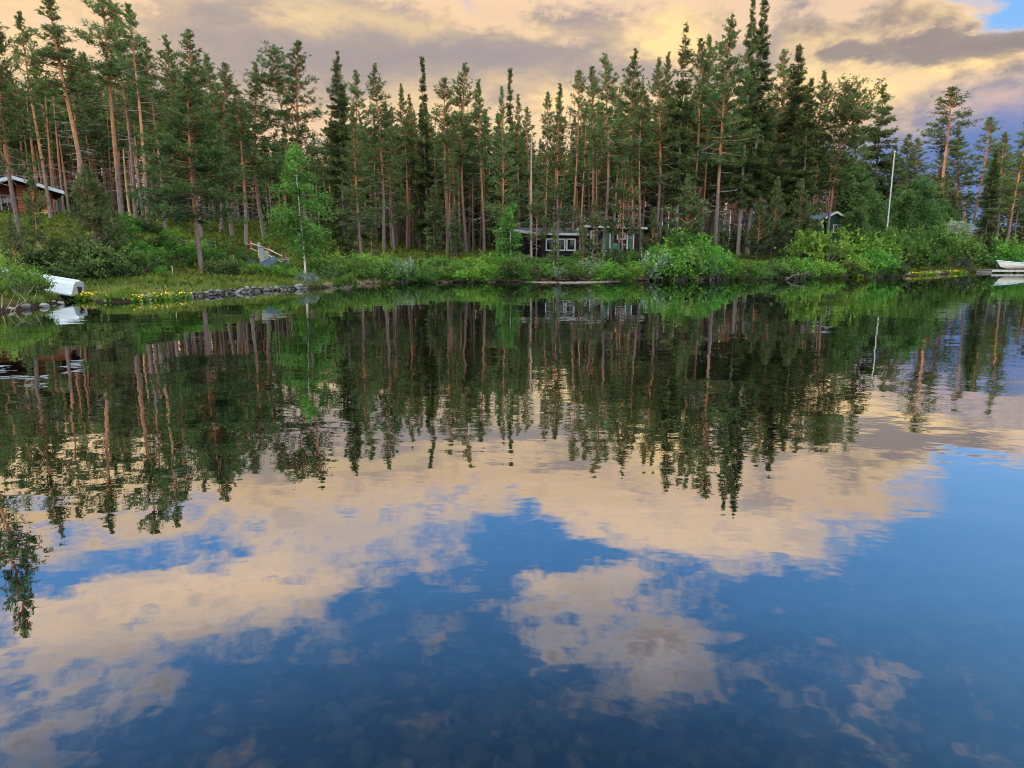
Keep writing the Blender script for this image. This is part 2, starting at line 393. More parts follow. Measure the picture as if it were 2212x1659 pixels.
# ------------------------------------------------------------------ mesh helpers
class MB:
    """collects tubes, boxes and blades, then links ONE mesh object"""
    def __init__(self):
        self.v, self.f, self.mi, self.t, self.n = [], [], [], [], 0
    def add(self, v, f, mi=0, tone=0.5):
        v = np.asarray(v, float).reshape(-1, 3); f = np.asarray(f, int)
        self.v.append(v); self.f.append(f + self.n); self.mi.append(np.full(len(f), mi))
        t = np.asarray(tone, float)
        self.t.append(np.full(len(v), float(t)) if t.ndim == 0 else t)
        self.n += len(v)
        return self
    def box(self, c, s, mi=0, rot=0.0, tone=0.5):
        x, y, z = (q / 2 for q in s)
        p = np.array([(a * x, b * y, d * z) for d in (-1, 1) for a, b in ((-1, -1), (1, -1), (1, 1), (-1, 1))])
        if rot:
            cs, sn = math.cos(rot), math.sin(rot)
            p[:, :2] = p[:, :2] @ np.array([[cs, sn], [-sn, cs]])
        return self.add(p + np.array(c), [(3, 2, 1, 0), (4, 5, 6, 7), (0, 1, 5, 4), (1, 2, 6, 5), (2, 3, 7, 6), (3, 0, 4, 7)], mi, tone)
    def hexa(self, p8, mi=0):
        return self.add(p8, [(3, 2, 1, 0), (4, 5, 6, 7), (0, 1, 5, 4), (1, 2, 6, 5), (2, 3, 7, 6), (3, 0, 4, 7)], mi)
    def tube(self, pts, rad, sides=6, mi=0, tone=0.5, cap=True):
        pts = np.asarray(pts, float); n = len(pts)
        rad = np.full(n, float(rad)) if np.ndim(rad) == 0 else np.asarray(rad, float)
        tg = np.gradient(pts, axis=0)
        tg /= np.linalg.norm(tg, axis=1)[:, None] + 1e-9
        ref = np.array([1.0, 0, 0]) if abs(tg[0][2]) > 0.8 else np.array([0, 0, 1.0])
        a = np.cross(tg, ref); a /= np.linalg.norm(a, axis=1)[:, None] + 1e-9
        b = np.cross(tg, a)
        th = np.arange(sides) * 2 * math.pi / sides
        ring = pts[:, None] + rad[:, None, None] * (np.cos(th)[None, :, None] * a[:, None] + np.sin(th)[None, :, None] * b[:, None])
        i, k = np.meshgrid(np.arange(n - 1), np.arange(sides), indexing='ij')
        k2 = (k + 1) % sides
        f = np.stack([i * sides + k, i * sides + k2, (i + 1) * sides + k2, (i + 1) * sides + k], -1).reshape(-1, 4)
        tn = tone if np.ndim(tone) == 0 else np.repeat(np.asarray(tone, float), sides)
        self.add(ring, f, mi, tn)
        if cap:
            for r, flip in ((0, 1), (n - 1, 0)):
                idx = list(range(sides)); idx = idx[::-1] if flip else idx
                tt = tone if np.ndim(tone) == 0 else float(tone[r])
                self.fan(ring[r][idx], mi, tt)
        return self
    def fan(self, p, mi, tone):
        c = p.mean(0); k = len(p)
        v = np.vstack([p, c[None]])
        q = [(i, (i + 1) % k, k) for i in range(k)]
        return self.add(v, q, mi, tone)
    def blades(self, base, d, ln, wd, rng, mi=0, tone=0.5):
        """thin triangles, one per needle spray"""
        base = np.asarray(base); d = d / (np.linalg.norm(d, axis=1)[:, None] + 1e-9); N = len(base)
        sd = np.cross(d, rng.normal(size=(N, 3))); sd /= np.linalg.norm(sd, axis=1)[:, None] + 1e-9
        w = (np.asarray(wd) * np.ones(N))[:, None] / 2; l = (np.asarray(ln) * np.ones(N))[:, None]
        m = base + d * l * 0.45
        v = np.stack([base, m + sd * w, base + d * l, m - sd * w], 1).reshape(-1, 3)
        f = np.arange(4 * N).reshape(N, 4)
        tn = np.repeat(np.asarray(tone) * np.ones(N), 4)
        return self.add(v, f, mi, tn)
    def mesh(self, name, mats, smooth=False):
        me = bpy.data.meshes.new(name)
        nv = self.n
        V = np.vstack(self.v).astype(np.float32)
        sizes = np.concatenate([np.full(len(f), f.shape[1]) for f in self.f])
        loops = np.concatenate([f.ravel() for f in self.f])
        me.vertices.add(nv); me.vertices.foreach_set('co', V.ravel())
        me.loops.add(len(loops)); me.loops.foreach_set('vertex_index', loops.astype(np.int32))
        me.polygons.add(len(sizes))
        st = np.concatenate([[0], np.cumsum(sizes)[:-1]])
        me.polygons.foreach_set('loop_start', st.astype(np.int32))
        me.polygons.foreach_set('material_index', np.concatenate(self.mi).astype(np.int32))
        me.polygons.foreach_set('use_smooth', np.full(len(sizes), smooth))
        at_ = me.attributes.new('tone', 'FLOAT', 'POINT')
        at_.data.foreach_set('value', np.concatenate(self.t).astype(np.float32))
        for mt in (mats if isinstance(mats, (list, tuple)) else [mats]):
            me.materials.append(mt)
        me.update(calc_edges=True)
        me.validate()
        return me
    def build(self, name, mats, parent=None, smooth=False):
        return link(name, self.mesh(name, mats, smooth), parent)

def link(name, me, parent=None, loc=(0, 0, 0), rz=0.0, sc=1.0):
    o = bpy.data.objects.new(name, me)
    COL.objects.link(o)
    if parent is not None:
        o.parent = parent
    o.location = loc; o.rotation_euler = (0, 0, rz)
    o.scale = (sc,) * 3 if np.ndim(sc) == 0 else sc
    return o

def tag(o, label=None, cat=None, group=None, kind=None):
    for k, v in (('label', label), ('category', cat), ('group', group), ('kind', kind)):
        if v:
            o[k] = v
    return o

def thing(name, label, cat, loc=(0, 0, 0), rz=0.0, group=None, sc=1.0):
    return tag(link(name, None, None, loc, rz, sc), label, cat, group)

def copy_thing(root, loc, rz, sc, label=None, group=None):
    r = root.copy(); COL.objects.link(r)
    r.location = loc; r.rotation_euler = (0, 0, rz); r.scale = (sc,) * 3 if np.ndim(sc) == 0 else sc
    if label: r['label'] = label
    if group: r['group'] = group
    for ch in list(root.children):
        c = ch.copy(); COL.objects.link(c); c.parent = r
        for gch in list(ch.children):
            d = gch.copy(); COL.objects.link(d); d.parent = c
    return r

# ------------------------------------------------------------------ shoreline and terrain
shore_px = [(0, 676), (40, 671), (95, 662), (130, 650), (150, 641), (185, 640), (215, 655), (260, 653), (330, 648), (430, 640), (520, 632), (600, 627),
            (660, 624), (700, 622), (740, 614), (820, 611), (900, 611), (1000, 610), (1106, 609), (1200, 609), (1300, 608), (1400, 606), (1500, 605),
            (1600, 604), (1740, 601), (1850, 599), (1900, 598), (1980, 596), (2040, 592), (2100, 588), (2150, 586), (2212, 584)]
shore = [(-90, 2), (-45, 13), (-26, 18)] + [tuple(at(*p)[:2]) for p in shore_px] + [(80, 72), (180, 64)]
shore = np.array(shore, float)
SA, SB = shore[:-1], shore[1:]
POLY = np.vstack([shore, [(180, -200), (-90, -200)]])

def shore_dist(x, y):
    """signed distance to the shoreline, positive on land"""
    P = np.stack([np.ravel(x), np.ravel(y)], 1).astype(float)
    out = np.full(len(P), 1e9)
    for a, b in zip(SA, SB):
        ab = b - a
        t = np.clip(((P - a) @ ab) / (ab @ ab), 0, 1)
        out = np.minimum(out, np.hypot(*(P - a - t[:, None] * ab).T))
    inside = np.zeros(len(P), bool)
    j = len(POLY) - 1
    for i in range(len(POLY)):
        xi, yi = POLY[i]; xj, yj = POLY[j]
        c = ((yi > P[:, 1]) != (yj > P[:, 1])) & (P[:, 0] < (xj - xi) * (P[:, 1] - yi) / (yj - yi + 1e-12) + xi)
        inside ^= c
        j = i
    return np.where(inside, -out, out)

def wob(x, y):
    return (np.sin(x * 1.9 + np.sin(y * 1.3) * 1.4) * np.sin(y * 2.3 + x * .7) + 0.6 * np.sin(x * 4.3 + 1.3 * np.sin(y * 3.1)) * np.sin(y * 5.2))

def height(x, y):
    x = np.ravel(np.asarray(x, float)); y = np.ravel(np.asarray(y, float))
    d = shore_dist(x, y) + 0.10 * wob(x * 1.7, y * 1.7)
    land = np.interp(d, [0, .12, .5, 1.5, 3, 6, 12, 25, 60, 150, 600, 2000], [0, .12, .22, .38, .58, .95, 1.45, 2.0, 2.8, 5, 9, 12])
    k = 1.15 * np.clip((-x - 6) / 17, 0, 1) ** 1.2
    k = k * np.clip(d / 9.0, 0, 1) ** 1.0
    land = land * (1 + k) + 0.07 * wob(x * .45, y * .45) * np.clip(d / 3, 0, 1)
    deep = 2.3 * (1 - np.exp(-np.maximum(-d, 0) / 5.0))
    near = np.maximum(0.42 + 0.13 * y, -0.6) + 0.03 * wob(x * .8, y * .8)
    bed = -np.minimum(deep, near)
    return np.where(d > 0, land, bed)

def gz(x, y):
    return float(height([x], [y])[0])

def axis(lo, hi, step, far):
    m = np.arange(lo, hi + step / 2, step)
    r = [hi]; s = step
    while r[-1] < far:
        s *= 1.35; r.append(r[-1] + s)
    l = [lo]; s = step
    while l[-1] > -far:
        s *= 1.35; l.append(l[-1] - s)
    return np.array(l[:0:-1] + list(m) + r[1:])

gx, gy = axis(-48, 76, 0.5, 2500), axis(-3, 96, 0.45, 2500)
XX, YY = np.meshgrid(gx, gy)
ZZ = height(XX, YY).reshape(XX.shape)
nx = len(gx)
ii, jj = np.meshgrid(np.arange(len(gy) - 1), np.arange(nx - 1), indexing='ij')
tf = np.stack([ii * nx + jj, ii * nx + jj + 1, (ii + 1) * nx + jj + 1, (ii + 1) * nx + jj], -1).reshape(-1, 4)

def ground_mat():
    mt, g = material('forest_floor_and_lakebed')
    geo = g.n('ShaderNodeNewGeometry').outputs['Position']
    s = g.n('ShaderNodeSeparateXYZ'); g.put(s.inputs[0], geo)
    z = s.outputs[2]
    n1_ = g.noise(geo, 0.35, 5, 0.6); n2_ = g.noise(geo, 2.6, 5, 0.65); n3_ = g.noise(geo, 14.0, 4, 0.7)
    c = g.mix(g.ss(n1_, 0.4, 0.62), (0.070, 0.082, 0.020), (0.095, 0.062, 0.026))
    c = g.mix(g.ss(n2_, 0.45, 0.68, 0, 0.8), c, (0.045, 0.050, 0.014))
    c = g.mix(g.ss(n3_, 0.5, 0.72, 0, 0.6), c, (0.15, 0.14, 0.045))
    peat = g.mix(g.ss(n3_, 0.4, 0.65), (0.020, 0.016, 0.012), (0.060, 0.044, 0.030))
    c = g.mix(g.ss(g.m('ADD', z, g.m('MULTIPLY', n2_, 0.2)), 0.16, 0.42), peat, c)
    bed = g.mix(g.ss(n3_, 0.35, 0.65), (0.02, 0.02, 0.016), (0.055, 0.052, 0.040))
    bed = g.mix(g.ss(n2_, 0.4, 0.65, 0, .6), bed, (0.035, 0.038, 0.03))
    c = g.mix(g.ss(z, -0.06, 0.02), bed, c)
    b = g.n('ShaderNodeBsdfDiffuse')
    g.put(b.inputs[0], c)
    bp = g.n('ShaderNodeBump'); bp.inputs['Distance'].default_value = 0.08
    g.put(bp.inputs['Height'], n3_); g.put(b.inputs['Normal'], bp.outputs[0])
    surf(g, b.outputs[0])
    return mt
mb = MB()
mb.add(np.stack([XX, YY, ZZ], -1).reshape(-1, 3), tf)
tag(mb.build('terrain', ground_mat(), None, True), kind='structure')

# ------------------------------------------------------------------ water
def water_mat():
    mt, g = material('calm_lake_water')
    geo = g.n('ShaderNodeNewGeometry').outputs['Position']
    s = g.n('ShaderNodeSeparateXYZ'); g.put(s.inputs[0], geo)
    calm = g.ss(s.outputs[1], 9.0, 36.0, 1.0, 0.20, 'LINEAR')
    patch = g.ss(g.noise(g.vm('MULTIPLY', geo, (1, 1.6, 1)), 0.09, 3, 0.5), 0.35, 0.65, 0.45, 1.25)
    w1 = g.noise(g.vm('MULTIPLY', geo, (0.9, 1.25, 1)), 0.6, 2, 0.45)
    w2 = g.noise(g.vm('MULTIPLY', geo, (1.0, 1.5, 1)), 2.9, 2, 0.5)
    hgt = g.m('ADD', g.m('MULTIPLY', w1, 0.0125), g.m('MULTIPLY', w2, 0.0014))
    hgt = g.m('MULTIPLY', hgt, g.m('MULTIPLY', calm, patch))
    bp = g.n('ShaderNodeBump'); bp.inputs['Distance'].default_value = 1.0; bp.inputs['Strength'].default_value = 1.0
    g.put(bp.inputs['Height'], hgt)
    fr = g.n('ShaderNodeFresnel'); fr.inputs['IOR'].default_value = 1.33
    g.put(fr.inputs['Normal'], bp.outputs[0])
    k = g.m('MULTIPLY', g.m('POWER', fr.outputs[0], 0.47), 1.50, clamp=True)
    k = g.m('MINIMUM', k, 0.80)
    gl = g.n('ShaderNodeBsdfGlossy'); gl.inputs['Roughness'].default_value = 0.0
    gl.inputs['Color'].default_value = (0.93, 0.95, 0.96, 1)
    g.put(gl.inputs['Normal'], bp.outputs[0])
    tr = g.n('ShaderNodeBsdfTransparent'); tr.inputs['Color'].default_value = (0.40, 0.44, 0.42, 1)
    ms = g.n('ShaderNodeMixShader')
    g.put(ms.inputs[0], k)
    g.t.links.new(tr.outputs[0], ms.inputs[1]); g.t.links.new(gl.outputs[0], ms.inputs[2])
    surf(g, ms.outputs[0])
    return mt
mb = MB()
mb.add([(-300, -200, 0), (400, -200, 0), (400, 140, 0), (-300, 140, 0)], [(0, 1, 2, 3)])
tag(mb.build('water', water_mat()), kind='structure')

# pale sand bar along the middle of the far shore
rng = np.random.default_rng(3)
mb = MB()
pts = [at(px, py) for px, py in ((1110, 608.5), (1150, 609.5), (1190, 610.5), (1225, 611), (1265, 610.5), (1305, 609), (1352, 607))]
N = 60
xs = np.interp(np.linspace(0, 1, N), np.linspace(0, 1, 7), [p.x for p in pts]); ys = np.interp(np.linspace(0, 1, N), np.linspace(0, 1, 7), [p.y for p in pts])
wd_ = 0.55 * np.sin(np.linspace(0.15, math.pi - .1, N)) + 0.12 * rng.random(N)
rows = []
for off, zz in ((-1, -.1), (-.75, .015), (0, .055), (.8, .05), (1.2, -.05)):
    rows.append(np.stack([xs + .1 * rng.normal(size=N), ys + off * wd_, np.full(N, zz) + (.012 * rng.normal(size=N) if zz > 0 else 0)], 1))
vv = np.stack(rows, 1).reshape(-1, 3)
ff = [(i * 5 + k, (i + 1) * 5 + k, (i + 1) * 5 + k + 1, i * 5 + k + 1) for i in range(N - 1) for k in range(4)]
tag(mb.add(vv, ff).build('shore', M['sand'], None, True), kind='structure')

# stones lying on the lake bed close in
def rock_verts(rng, sx, sy, sz, rough=.18, n=2):
    import bmesh
    bm = bmesh.new()
    bmesh.ops.create_icosphere(bm, subdivisions=n, radius=1.0)
    v = np.array([q.co[:] for q in bm.verts]); f = np.array([[q.index for q in p.verts] for p in bm.faces])
    bm.free()
    for _ in range(5):
        d = rng.normal(size=3); d /= np.linalg.norm(d)
        lim = rng.uniform(.55, .9)
        ex = np.maximum(v @ d - lim, 0)
        v = v - ex[:, None] * d * .85
    for _ in range(3):
        k = rng.normal(size=3) * 2.2
        v = v * (1 + rough * .4 * np.sin(v @ k + rng.uniform(0, 6)))[:, None]
    return v * np.array([sx, sy, sz]), f

rng = np.random.default_rng(11)
base_rocks = [rock_verts(rng, 1, rng.uniform(.6, 1), rng.uniform(.35, .6), .32, 2) for _ in range(14)]
mb = MB()
for i in range(5200):
    y = .4 + 8.6 * rng.random() ** 1.25
    x = rng.uniform(-1, 1) * (y * 0.85 + 1.6)
    s = 0.03 + 0.04 * rng.random() + (0.12 * rng.random() ** 1.5 if rng.random() < .30 else 0)
    v, f = base_rocks[rng.integers(14)]
    a = rng.uniform(0, 6.28); c, sn = math.cos(a), math.sin(a)
    v = v * s * np.array([1, rng.uniform(.65, 1), 1])
    v = v @ np.array([[c, sn, 0], [-sn, c, 0], [0, 0, 1]])
    mb.add(v + np.array([x, y, -.42 - .13 * y + s * .20]), f)
tag(mb.build('lakebed_gravel', M['bed_stone'], None, True), 'rounded stones lying on the bed under the shallow near water', 'stones', None, 'stuff')
# ------------------------------------------------------------------ tree makers: each returns a dict of part meshes for a tree of height h
def trunk_path(rng, h, wob_=0.012, n=14):
    z = np.linspace(0, h, n)
    a1, a2 = rng.uniform(0, 6.28, 2)
    x = wob_ * h * np.sin(z / h * rng.uniform(2, 5) + a1) ; y = wob_ * h * np.sin(z / h * rng.uniform(2, 5) + a2)
    x -= x[0]; y -= y[0]
    return np.stack([x, y, z], 1)

def on_path(P, z):
    return np.array([np.interp(z, P[:, 2], P[:, 0]), np.interp(z, P[:, 2], P[:, 1]), z])

def puffs(mb, rng, centres, dirs, per, ln, wd, tones, mi=0, up=0.35, spread=0.9, size=None):
    """needle tufts: blades radiating round each branch tip"""
    C = np.repeat(np.asarray(centres), per, 0); D = np.repeat(np.asarray(dirs), per, 0)
    N = len(C)
    d = D * 0.8 + rng.normal(size=(N, 3)) * spread + np.array([0, 0, up])
    if size is not None:
        ln = ln * np.repeat(np.asarray(size), per)
        wd = wd * np.repeat(np.asarray(size), per) ** .5
    L = ln * rng.uniform(.6, 1.2, N)
    t = np.repeat(np.asarray(tones), per) + rng.uniform(-.12, .12, N)
    mb.blades(C + rng.normal(size=(N, 3)) * (ln[:, None] if np.ndim(ln) else ln) * .22, d, L, wd * rng.uniform(.7, 1.2, N), rng, mi, t)

def pine(seed, h, cb, R, gap=0.0, per=10, prof='col', dead=22, needles='needles', bark='pine_bark', fork=0, lean=0.0, step=0.21, ln=.205, r0=None, cnt=(2, 5), lift=0.0, fill=1.0):
    rng = np.random.default_rng(seed)
    P = trunk_path(rng, h)
    P[:, 0] += lean * (P[:, 2] / h) ** 2 * h
    r0 = r0 or (0.0070 * h + 0.02)
    tr = MB()
    tr.tube(P, r0 * (1 - (P[:, 2] / h) * .86) + .02 * np.exp(-P[:, 2] / .25), 8, 0, P[:, 2] / h)
    cr = MB()
    stems = [(P, cb * h)]
    for k in range(fork):
        z0 = h * rng.uniform(.5, .68)
        q0 = on_path(P, z0); n = 7; s = np.linspace(0, 1, n)
        a = rng.uniform(0, 6.28)
        ex = R * rng.uniform(.35, .6)
        Q = np.stack([q0[0] + math.cos(a) * ex * s ** .6, q0[1] + math.sin(a) * ex * s ** .6, z0 + (h * rng.uniform(.86, .97) - z0) * s], 1)
        tr.tube(Q, r0 * .45 * (1 - s * .8), 6, 0, Q[:, 2] / h)
        stems.append((Q, z0 + .1 * h))
    cen, dr, tn, sz = [], [], [], []
    for Q, zb in stems:
        z = zb; ht = Q[-1, 2]
        while z < ht - .1:
            t = (z - zb) / (ht - zb)
            if prof == 'col':
                pr = (1 - t) ** .78 * (.62 + .38 * min(1, t / .18)) + .04
            elif prof == 'cone':
                pr = (1 - t) ** .85 * (.75 + .25 * min(1, t / .12)) + .03
            elif prof == 'round':
                pr = math.sqrt(max(0, 1 - (2 * t - .9) ** 2 / 1.25)) if t < .98 else .2
            else:
                pr = (1 - t) ** .62 * (.5 + .5 * min(1, t / .4)) + .03
            if t < .72 and rng.random() < gap:
                z += step * 1.6
                continue
            for _ in range(rng.integers(*cnt)):
                L = max(.16, 1.32 * R * pr * rng.uniform(.45, 1.15)) * (1 if len(stems) == 1 else .75)
                a = rng.uniform(0, 6.28)
                e = R_(-10 + 66 * t ** 1.2 + rng.normal() * 9 + lift)
                b0 = on_path(Q, z)
                d0 = np.array([math.cos(a) * math.cos(e), math.sin(a) * math.cos(e), math.sin(e)])
                s = np.linspace(0, 1, 5)[:, None]
                B = b0 + d0 * L * s + np.array([0, 0, .16 * L]) * s ** 2
                cr.tube(B, np.linspace(.022 + .010 * L, .008, 5), 4, 1, float(z / h), False)
                nt = max(3, int((2.5 + L * 7.0) * fill))
                ss = rng.uniform(.16, 1.03, nt) ** .75
                side = np.cross(d0, [0, 0, 1.0]); side /= np.linalg.norm(side) + 1e-9
                lat = rng.normal(size=nt) * .24 * L * (.25 + ss * .75)
                c = b0 + d0 * L * ss[:, None] + np.array([0, 0, .16 * L]) * (ss ** 2)[:, None] + side * lat[:, None] + np.array([0, 0, 1.0]) * (rng.normal(size=nt) * .06 * L + .03)[:, None]
                cen.append(c); dr.append(np.tile(d0 + [0, 0, .25], (nt, 1)))
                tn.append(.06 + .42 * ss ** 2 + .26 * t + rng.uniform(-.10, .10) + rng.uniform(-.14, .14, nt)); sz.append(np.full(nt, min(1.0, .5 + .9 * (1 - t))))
            z += step * rng.uniform(.65, 1.35) * (1.1 - .55 * t)
        top = on_path(Q, ht)
        k = np.array([[0, 0, .0], [0, 0, -.12], [.03, .02, -.24], [-.03, .03, -.34], [0, -.04, -.44]])
        cen.append(top + k); dr.append(np.tile([0, 0, 1.0], (5, 1))); tn.append(np.full(5, .6)); sz.append(np.full(5, .6))
    cen, dr, tn = np.vstack(cen), np.vstack(dr), np.concatenate(tn)
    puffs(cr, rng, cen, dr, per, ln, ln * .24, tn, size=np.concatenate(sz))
    for _ in range(dead):
        z = h * rng.uniform(.16, max(.2, cb + .12)); a = rng.uniform(0, 6.28); L = rng.uniform(.35, 1.35) * min(1, h / 12)
        e = rng.uniform(-.35, .35); n = 6; s = np.linspace(0, 1, n)
        b0 = on_path(P, z); bend = rng.uniform(-.5, .5)
        B = np.stack([b0[0] + np.cos(a + bend * s * s) * L * s, b0[1] + np.sin(a + bend * s * s) * L * s, b0[2] + L * (math.sin(e) * s - rng.uniform(-.25, .4) * s * s)], 1)
        tr.tube(B, np.linspace(.022, .006, n), 4, 1, .5, False)
        for _ in range(2):
            q = B[rng.integers(2, n - 1)]
            d = rng.normal(size=3) * .5 + [math.cos(a), math.sin(a), 0]
            tr.tube([q, q + d * L * .2, q + d * L * .38 + rng.normal(size=3) * .04], [.010, .007, .004], 3, 1, .5, False)
    return {'trunk': tr.mesh('trunk', [M[bark], M['grey_twig']], True), 'crown': cr.mesh('crown', [M[needles], M[bark]])}

def spruce(seed, h, cb, R, per=5, thin=1.0, needles='spruce_needles', step=.22, droop=1.0, ln=.26, pw=.8, bark='spruce_bark', r0=None, up=-.25):
    rng = np.random.default_rng(seed)
    P = trunk_path(rng, h, .004)
    r0 = r0 or (.0085 * h + .015)
    tr = MB(); tr.tube(P, r0 * (1 - P[:, 2] / h * .93), 8, 0, P[:, 2] / h)
    cr = MB(); cen, dr, tn, sz = [], [], [], []
    z = cb * h
    while z < h - .08:
        t = (z - cb * h) / (h - cb * h)
        pr = (1 - t) ** pw * (.6 + .4 * min(1, t / .08)) * (1 + .18 * math.sin(z * 2.1 + seed)) + .02
        for _ in range(rng.integers(3, 6)):
            if rng.random() > thin: continue
            L = max(.12, R * pr * rng.uniform(.6, 1.15)); a = rng.uniform(0, 6.28)
            e = R_((-28 * droop) * (1 - t) + 30 * t * t + rng.normal() * 7)
            b0 = on_path(P, z)
            n = max(3, int(2 + L * 9)); ss = np.linspace(.12, 1, n)
            d0 = np.array([math.cos(a) * math.cos(e), math.sin(a) * math.cos(e), math.sin(e)])
            side = np.array([-math.sin(a), math.cos(a), 0])
            curve = np.array([0, 0, .20 * L * droop])
            c = b0 + d0 * L * ss[:, None] + curve * (ss ** 2)[:, None]
            cr.tube(b0 + d0 * L * np.array([0, .5, 1])[:, None] + curve * np.array([0, .25, 1])[:, None], [.016 + .005 * L, .012, .006], 3, 1, .5, False)
            for k in range(3):
                lat = rng.normal(size=n) * .20 * L * (1.1 - ss)
                cc = c + side * lat[:, None] + rng.normal(size=(n, 3)) * .035
                sz.append(np.full(n, min(1.0, .45 + 1.3 * (1 - t)))); cen.append(cc); dr.append(np.tile(d0 * .9 + [0, 0, up * droop], (n, 1)) + side * np.sign(lat)[:, None] * .5)
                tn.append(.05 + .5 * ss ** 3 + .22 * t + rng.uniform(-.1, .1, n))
        z += step * rng.uniform(.7, 1.3) * (1.15 - .45 * t)
    cen.append(P[-1] + np.array([[0, 0, -.02], [0, 0, -.15], [0, 0, -.28]])); dr.append(np.tile([0, 0, 1.], (3, 1))); tn.append(np.full(3, .5)); sz.append(np.full(3, .5))
    cen, dr, tn = np.vstack(cen), np.vstack(dr), np.concatenate(tn)
    puffs(cr, rng, cen, dr, per, ln, ln * .24, tn, 0, -.08 * droop, .45, np.concatenate(sz))
    return {'trunk': tr.mesh('trunk', [M[bark]], True), 'crown': cr.mesh('crown', [M[needles], M[bark]])}

def broadleaf(seed, h, R, nleaf, leaf=.13, leaves='birch_leaves', cb=.18, stems=1, bark='birch_bark', prof='birch', r0=None, lean=.3):
    rng = np.random.default_rng(seed)
    tr = MB(); cr = MB(); C, D, T = [], [], []
    r0 = r0 or (.0075 * h + .012)
    for sidx in range(stems):
        a = rng.uniform(0, 6.28); tilt = 0 if stems == 1 else rng.uniform(.15, lean)
        hh = h * (1 if sidx == 0 else rng.uniform(.7, .98))
        P = trunk_path(rng, hh, .015)
        P[:, 0] += math.cos(a) * tilt * P[:, 2]; P[:, 1] += math.sin(a) * tilt * P[:, 2]
        tr.tube(P, r0 * (1 - P[:, 2] / hh * .9), 7, 0, P[:, 2] / hh)
        z = cb * hh
        while z < hh:
            t = (z - cb * hh) / (hh - cb * hh)
            pr = math.sin(math.pi * min(1, (t * .80 + .2))) ** .75 if prof == 'birch' else (1 - t) ** .6
            for _ in range(2):
                L = max(.25, R * pr * rng.uniform(.5, 1.2)); a2 = rng.uniform(0, 6.28); e = R_(rng.uniform(5, 50))
                b0 = on_path(P, z)
                d0 = np.array([math.cos(a2) * math.cos(e), math.sin(a2) * math.cos(e), math.sin(e)])
                s = np.linspace(0, 1, 5)[:, None]
                B = b0 + d0 * L * s - np.array([0, 0, .35 * L]) * s ** 2
                cr.tube(B, np.linspace(.007 + .008 * L, .004, 5), 3, 1, .5, False)
                m = max(4, int(nleaf * L))
                ss = rng.uniform(.2, 1.05, m)
                cl = b0 + d0 * L * ss[:, None] - np.array([0, 0, .35 * L]) * (ss ** 2)[:, None] + rng.normal(size=(m, 3)) * np.array([.16, .16, .18]) * (.3 + L * .55)
                C.append(cl); D.append(rng.normal(size=(m, 3)) + [0, 0, -.3]); T.append(.25 + .3 * ss + .25 * t + rng.uniform(-.2, .2) + rng.uniform(-.15, .15, m))
            z += .20 * rng.uniform(.6, 1.4) * max(1, h / 7)
    C, D, T = np.vstack(C), np.vstack(D), np.concatenate(T)
    cr.blades(C, D, leaf * rng.uniform(.7, 1.3, len(C)), leaf * .7, rng, 0, T)
    return {'trunk': tr.mesh('trunk', [M[bark]], True), 'crown': cr.mesh('crown', [M[leaves], M[bark]])}

def shrub(seed, w, h, n, leaf, leaves, upright=.6, stem='grey_twig', clump=26, tight=.085):
    """many-stemmed bush: stems from the base, separate leaf clumps with gaps through a ragged dome"""
    rng = np.random.default_rng(seed)
    st = MB(); fo = MB(); C, T = [], []
    lob = rng.uniform(0, 6.28, 3)
    for i in range(clump):
        a = rng.uniform(0, 6.28); rr = rng.random() ** .5
        dome = (1 - .55 * rr ** 2) * (.80 + .2 * math.sin(2 * a + lob[0]) * rr + .12 * math.sin(3 * a + lob[1]))
        zz = h * dome * (rng.uniform(.55, 1.0) if rng.random() < .82 else rng.uniform(.12, .55))
        tip = np.array([math.cos(a) * rr * w / 2, math.sin(a) * rr * w / 2, zz])
        b0 = np.array([math.cos(a) * rr * w * .12, math.sin(a) * rr * w * .12, -.12])
        mid = (b0 + tip) / 2 + np.array([0, 0, .10 * h])
        st.tube([b0, mid, tip], [.018, .012, .005], 4, 0, .5, False)
        for q in range(2):
            q0 = mid + (tip - mid) * rng.uniform(0, .6)
            st.tube([q0, q0 + rng.normal(size=3) * .12 * w * .5 + [0, 0, .1]], [.007, .003], 3, 0, .5, False)
        m = int(n / clump * rng.uniform(.6, 1.4))
        rad = tight * w * rng.uniform(.55, 1.35) + .035
        p = rng.normal(size=(m, 3)) * rad * np.array([.85, .85, .65])
        k = max(2, m // 3)                               # a leafy shoot reaching up out of the clump
        p[:k] = rng.normal(size=(k, 3)) * .035 * w * .5 + np.linspace(0, 1, k)[:, None] * (rng.normal(size=3) * .10 * w + [0, 0, .15 * h])
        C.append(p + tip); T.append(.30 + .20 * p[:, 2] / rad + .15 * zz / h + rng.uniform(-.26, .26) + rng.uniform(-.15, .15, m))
    C, T = np.vstack(C), np.concatenate(T)
    keep = C[:, 2] > .02
    C, T = C[keep], T[keep]
    D = rng.normal(size=(len(C), 3)) + [0, 0, upright]
    fo.blades(C, D, leaf * rng.uniform(.7, 1.35, len(C)), leaf * .58, rng, 0, T)
    return {'stems': st.mesh('stems', [M[stem]]), 'foliage': fo.mesh('foliage', [M[leaves]])}

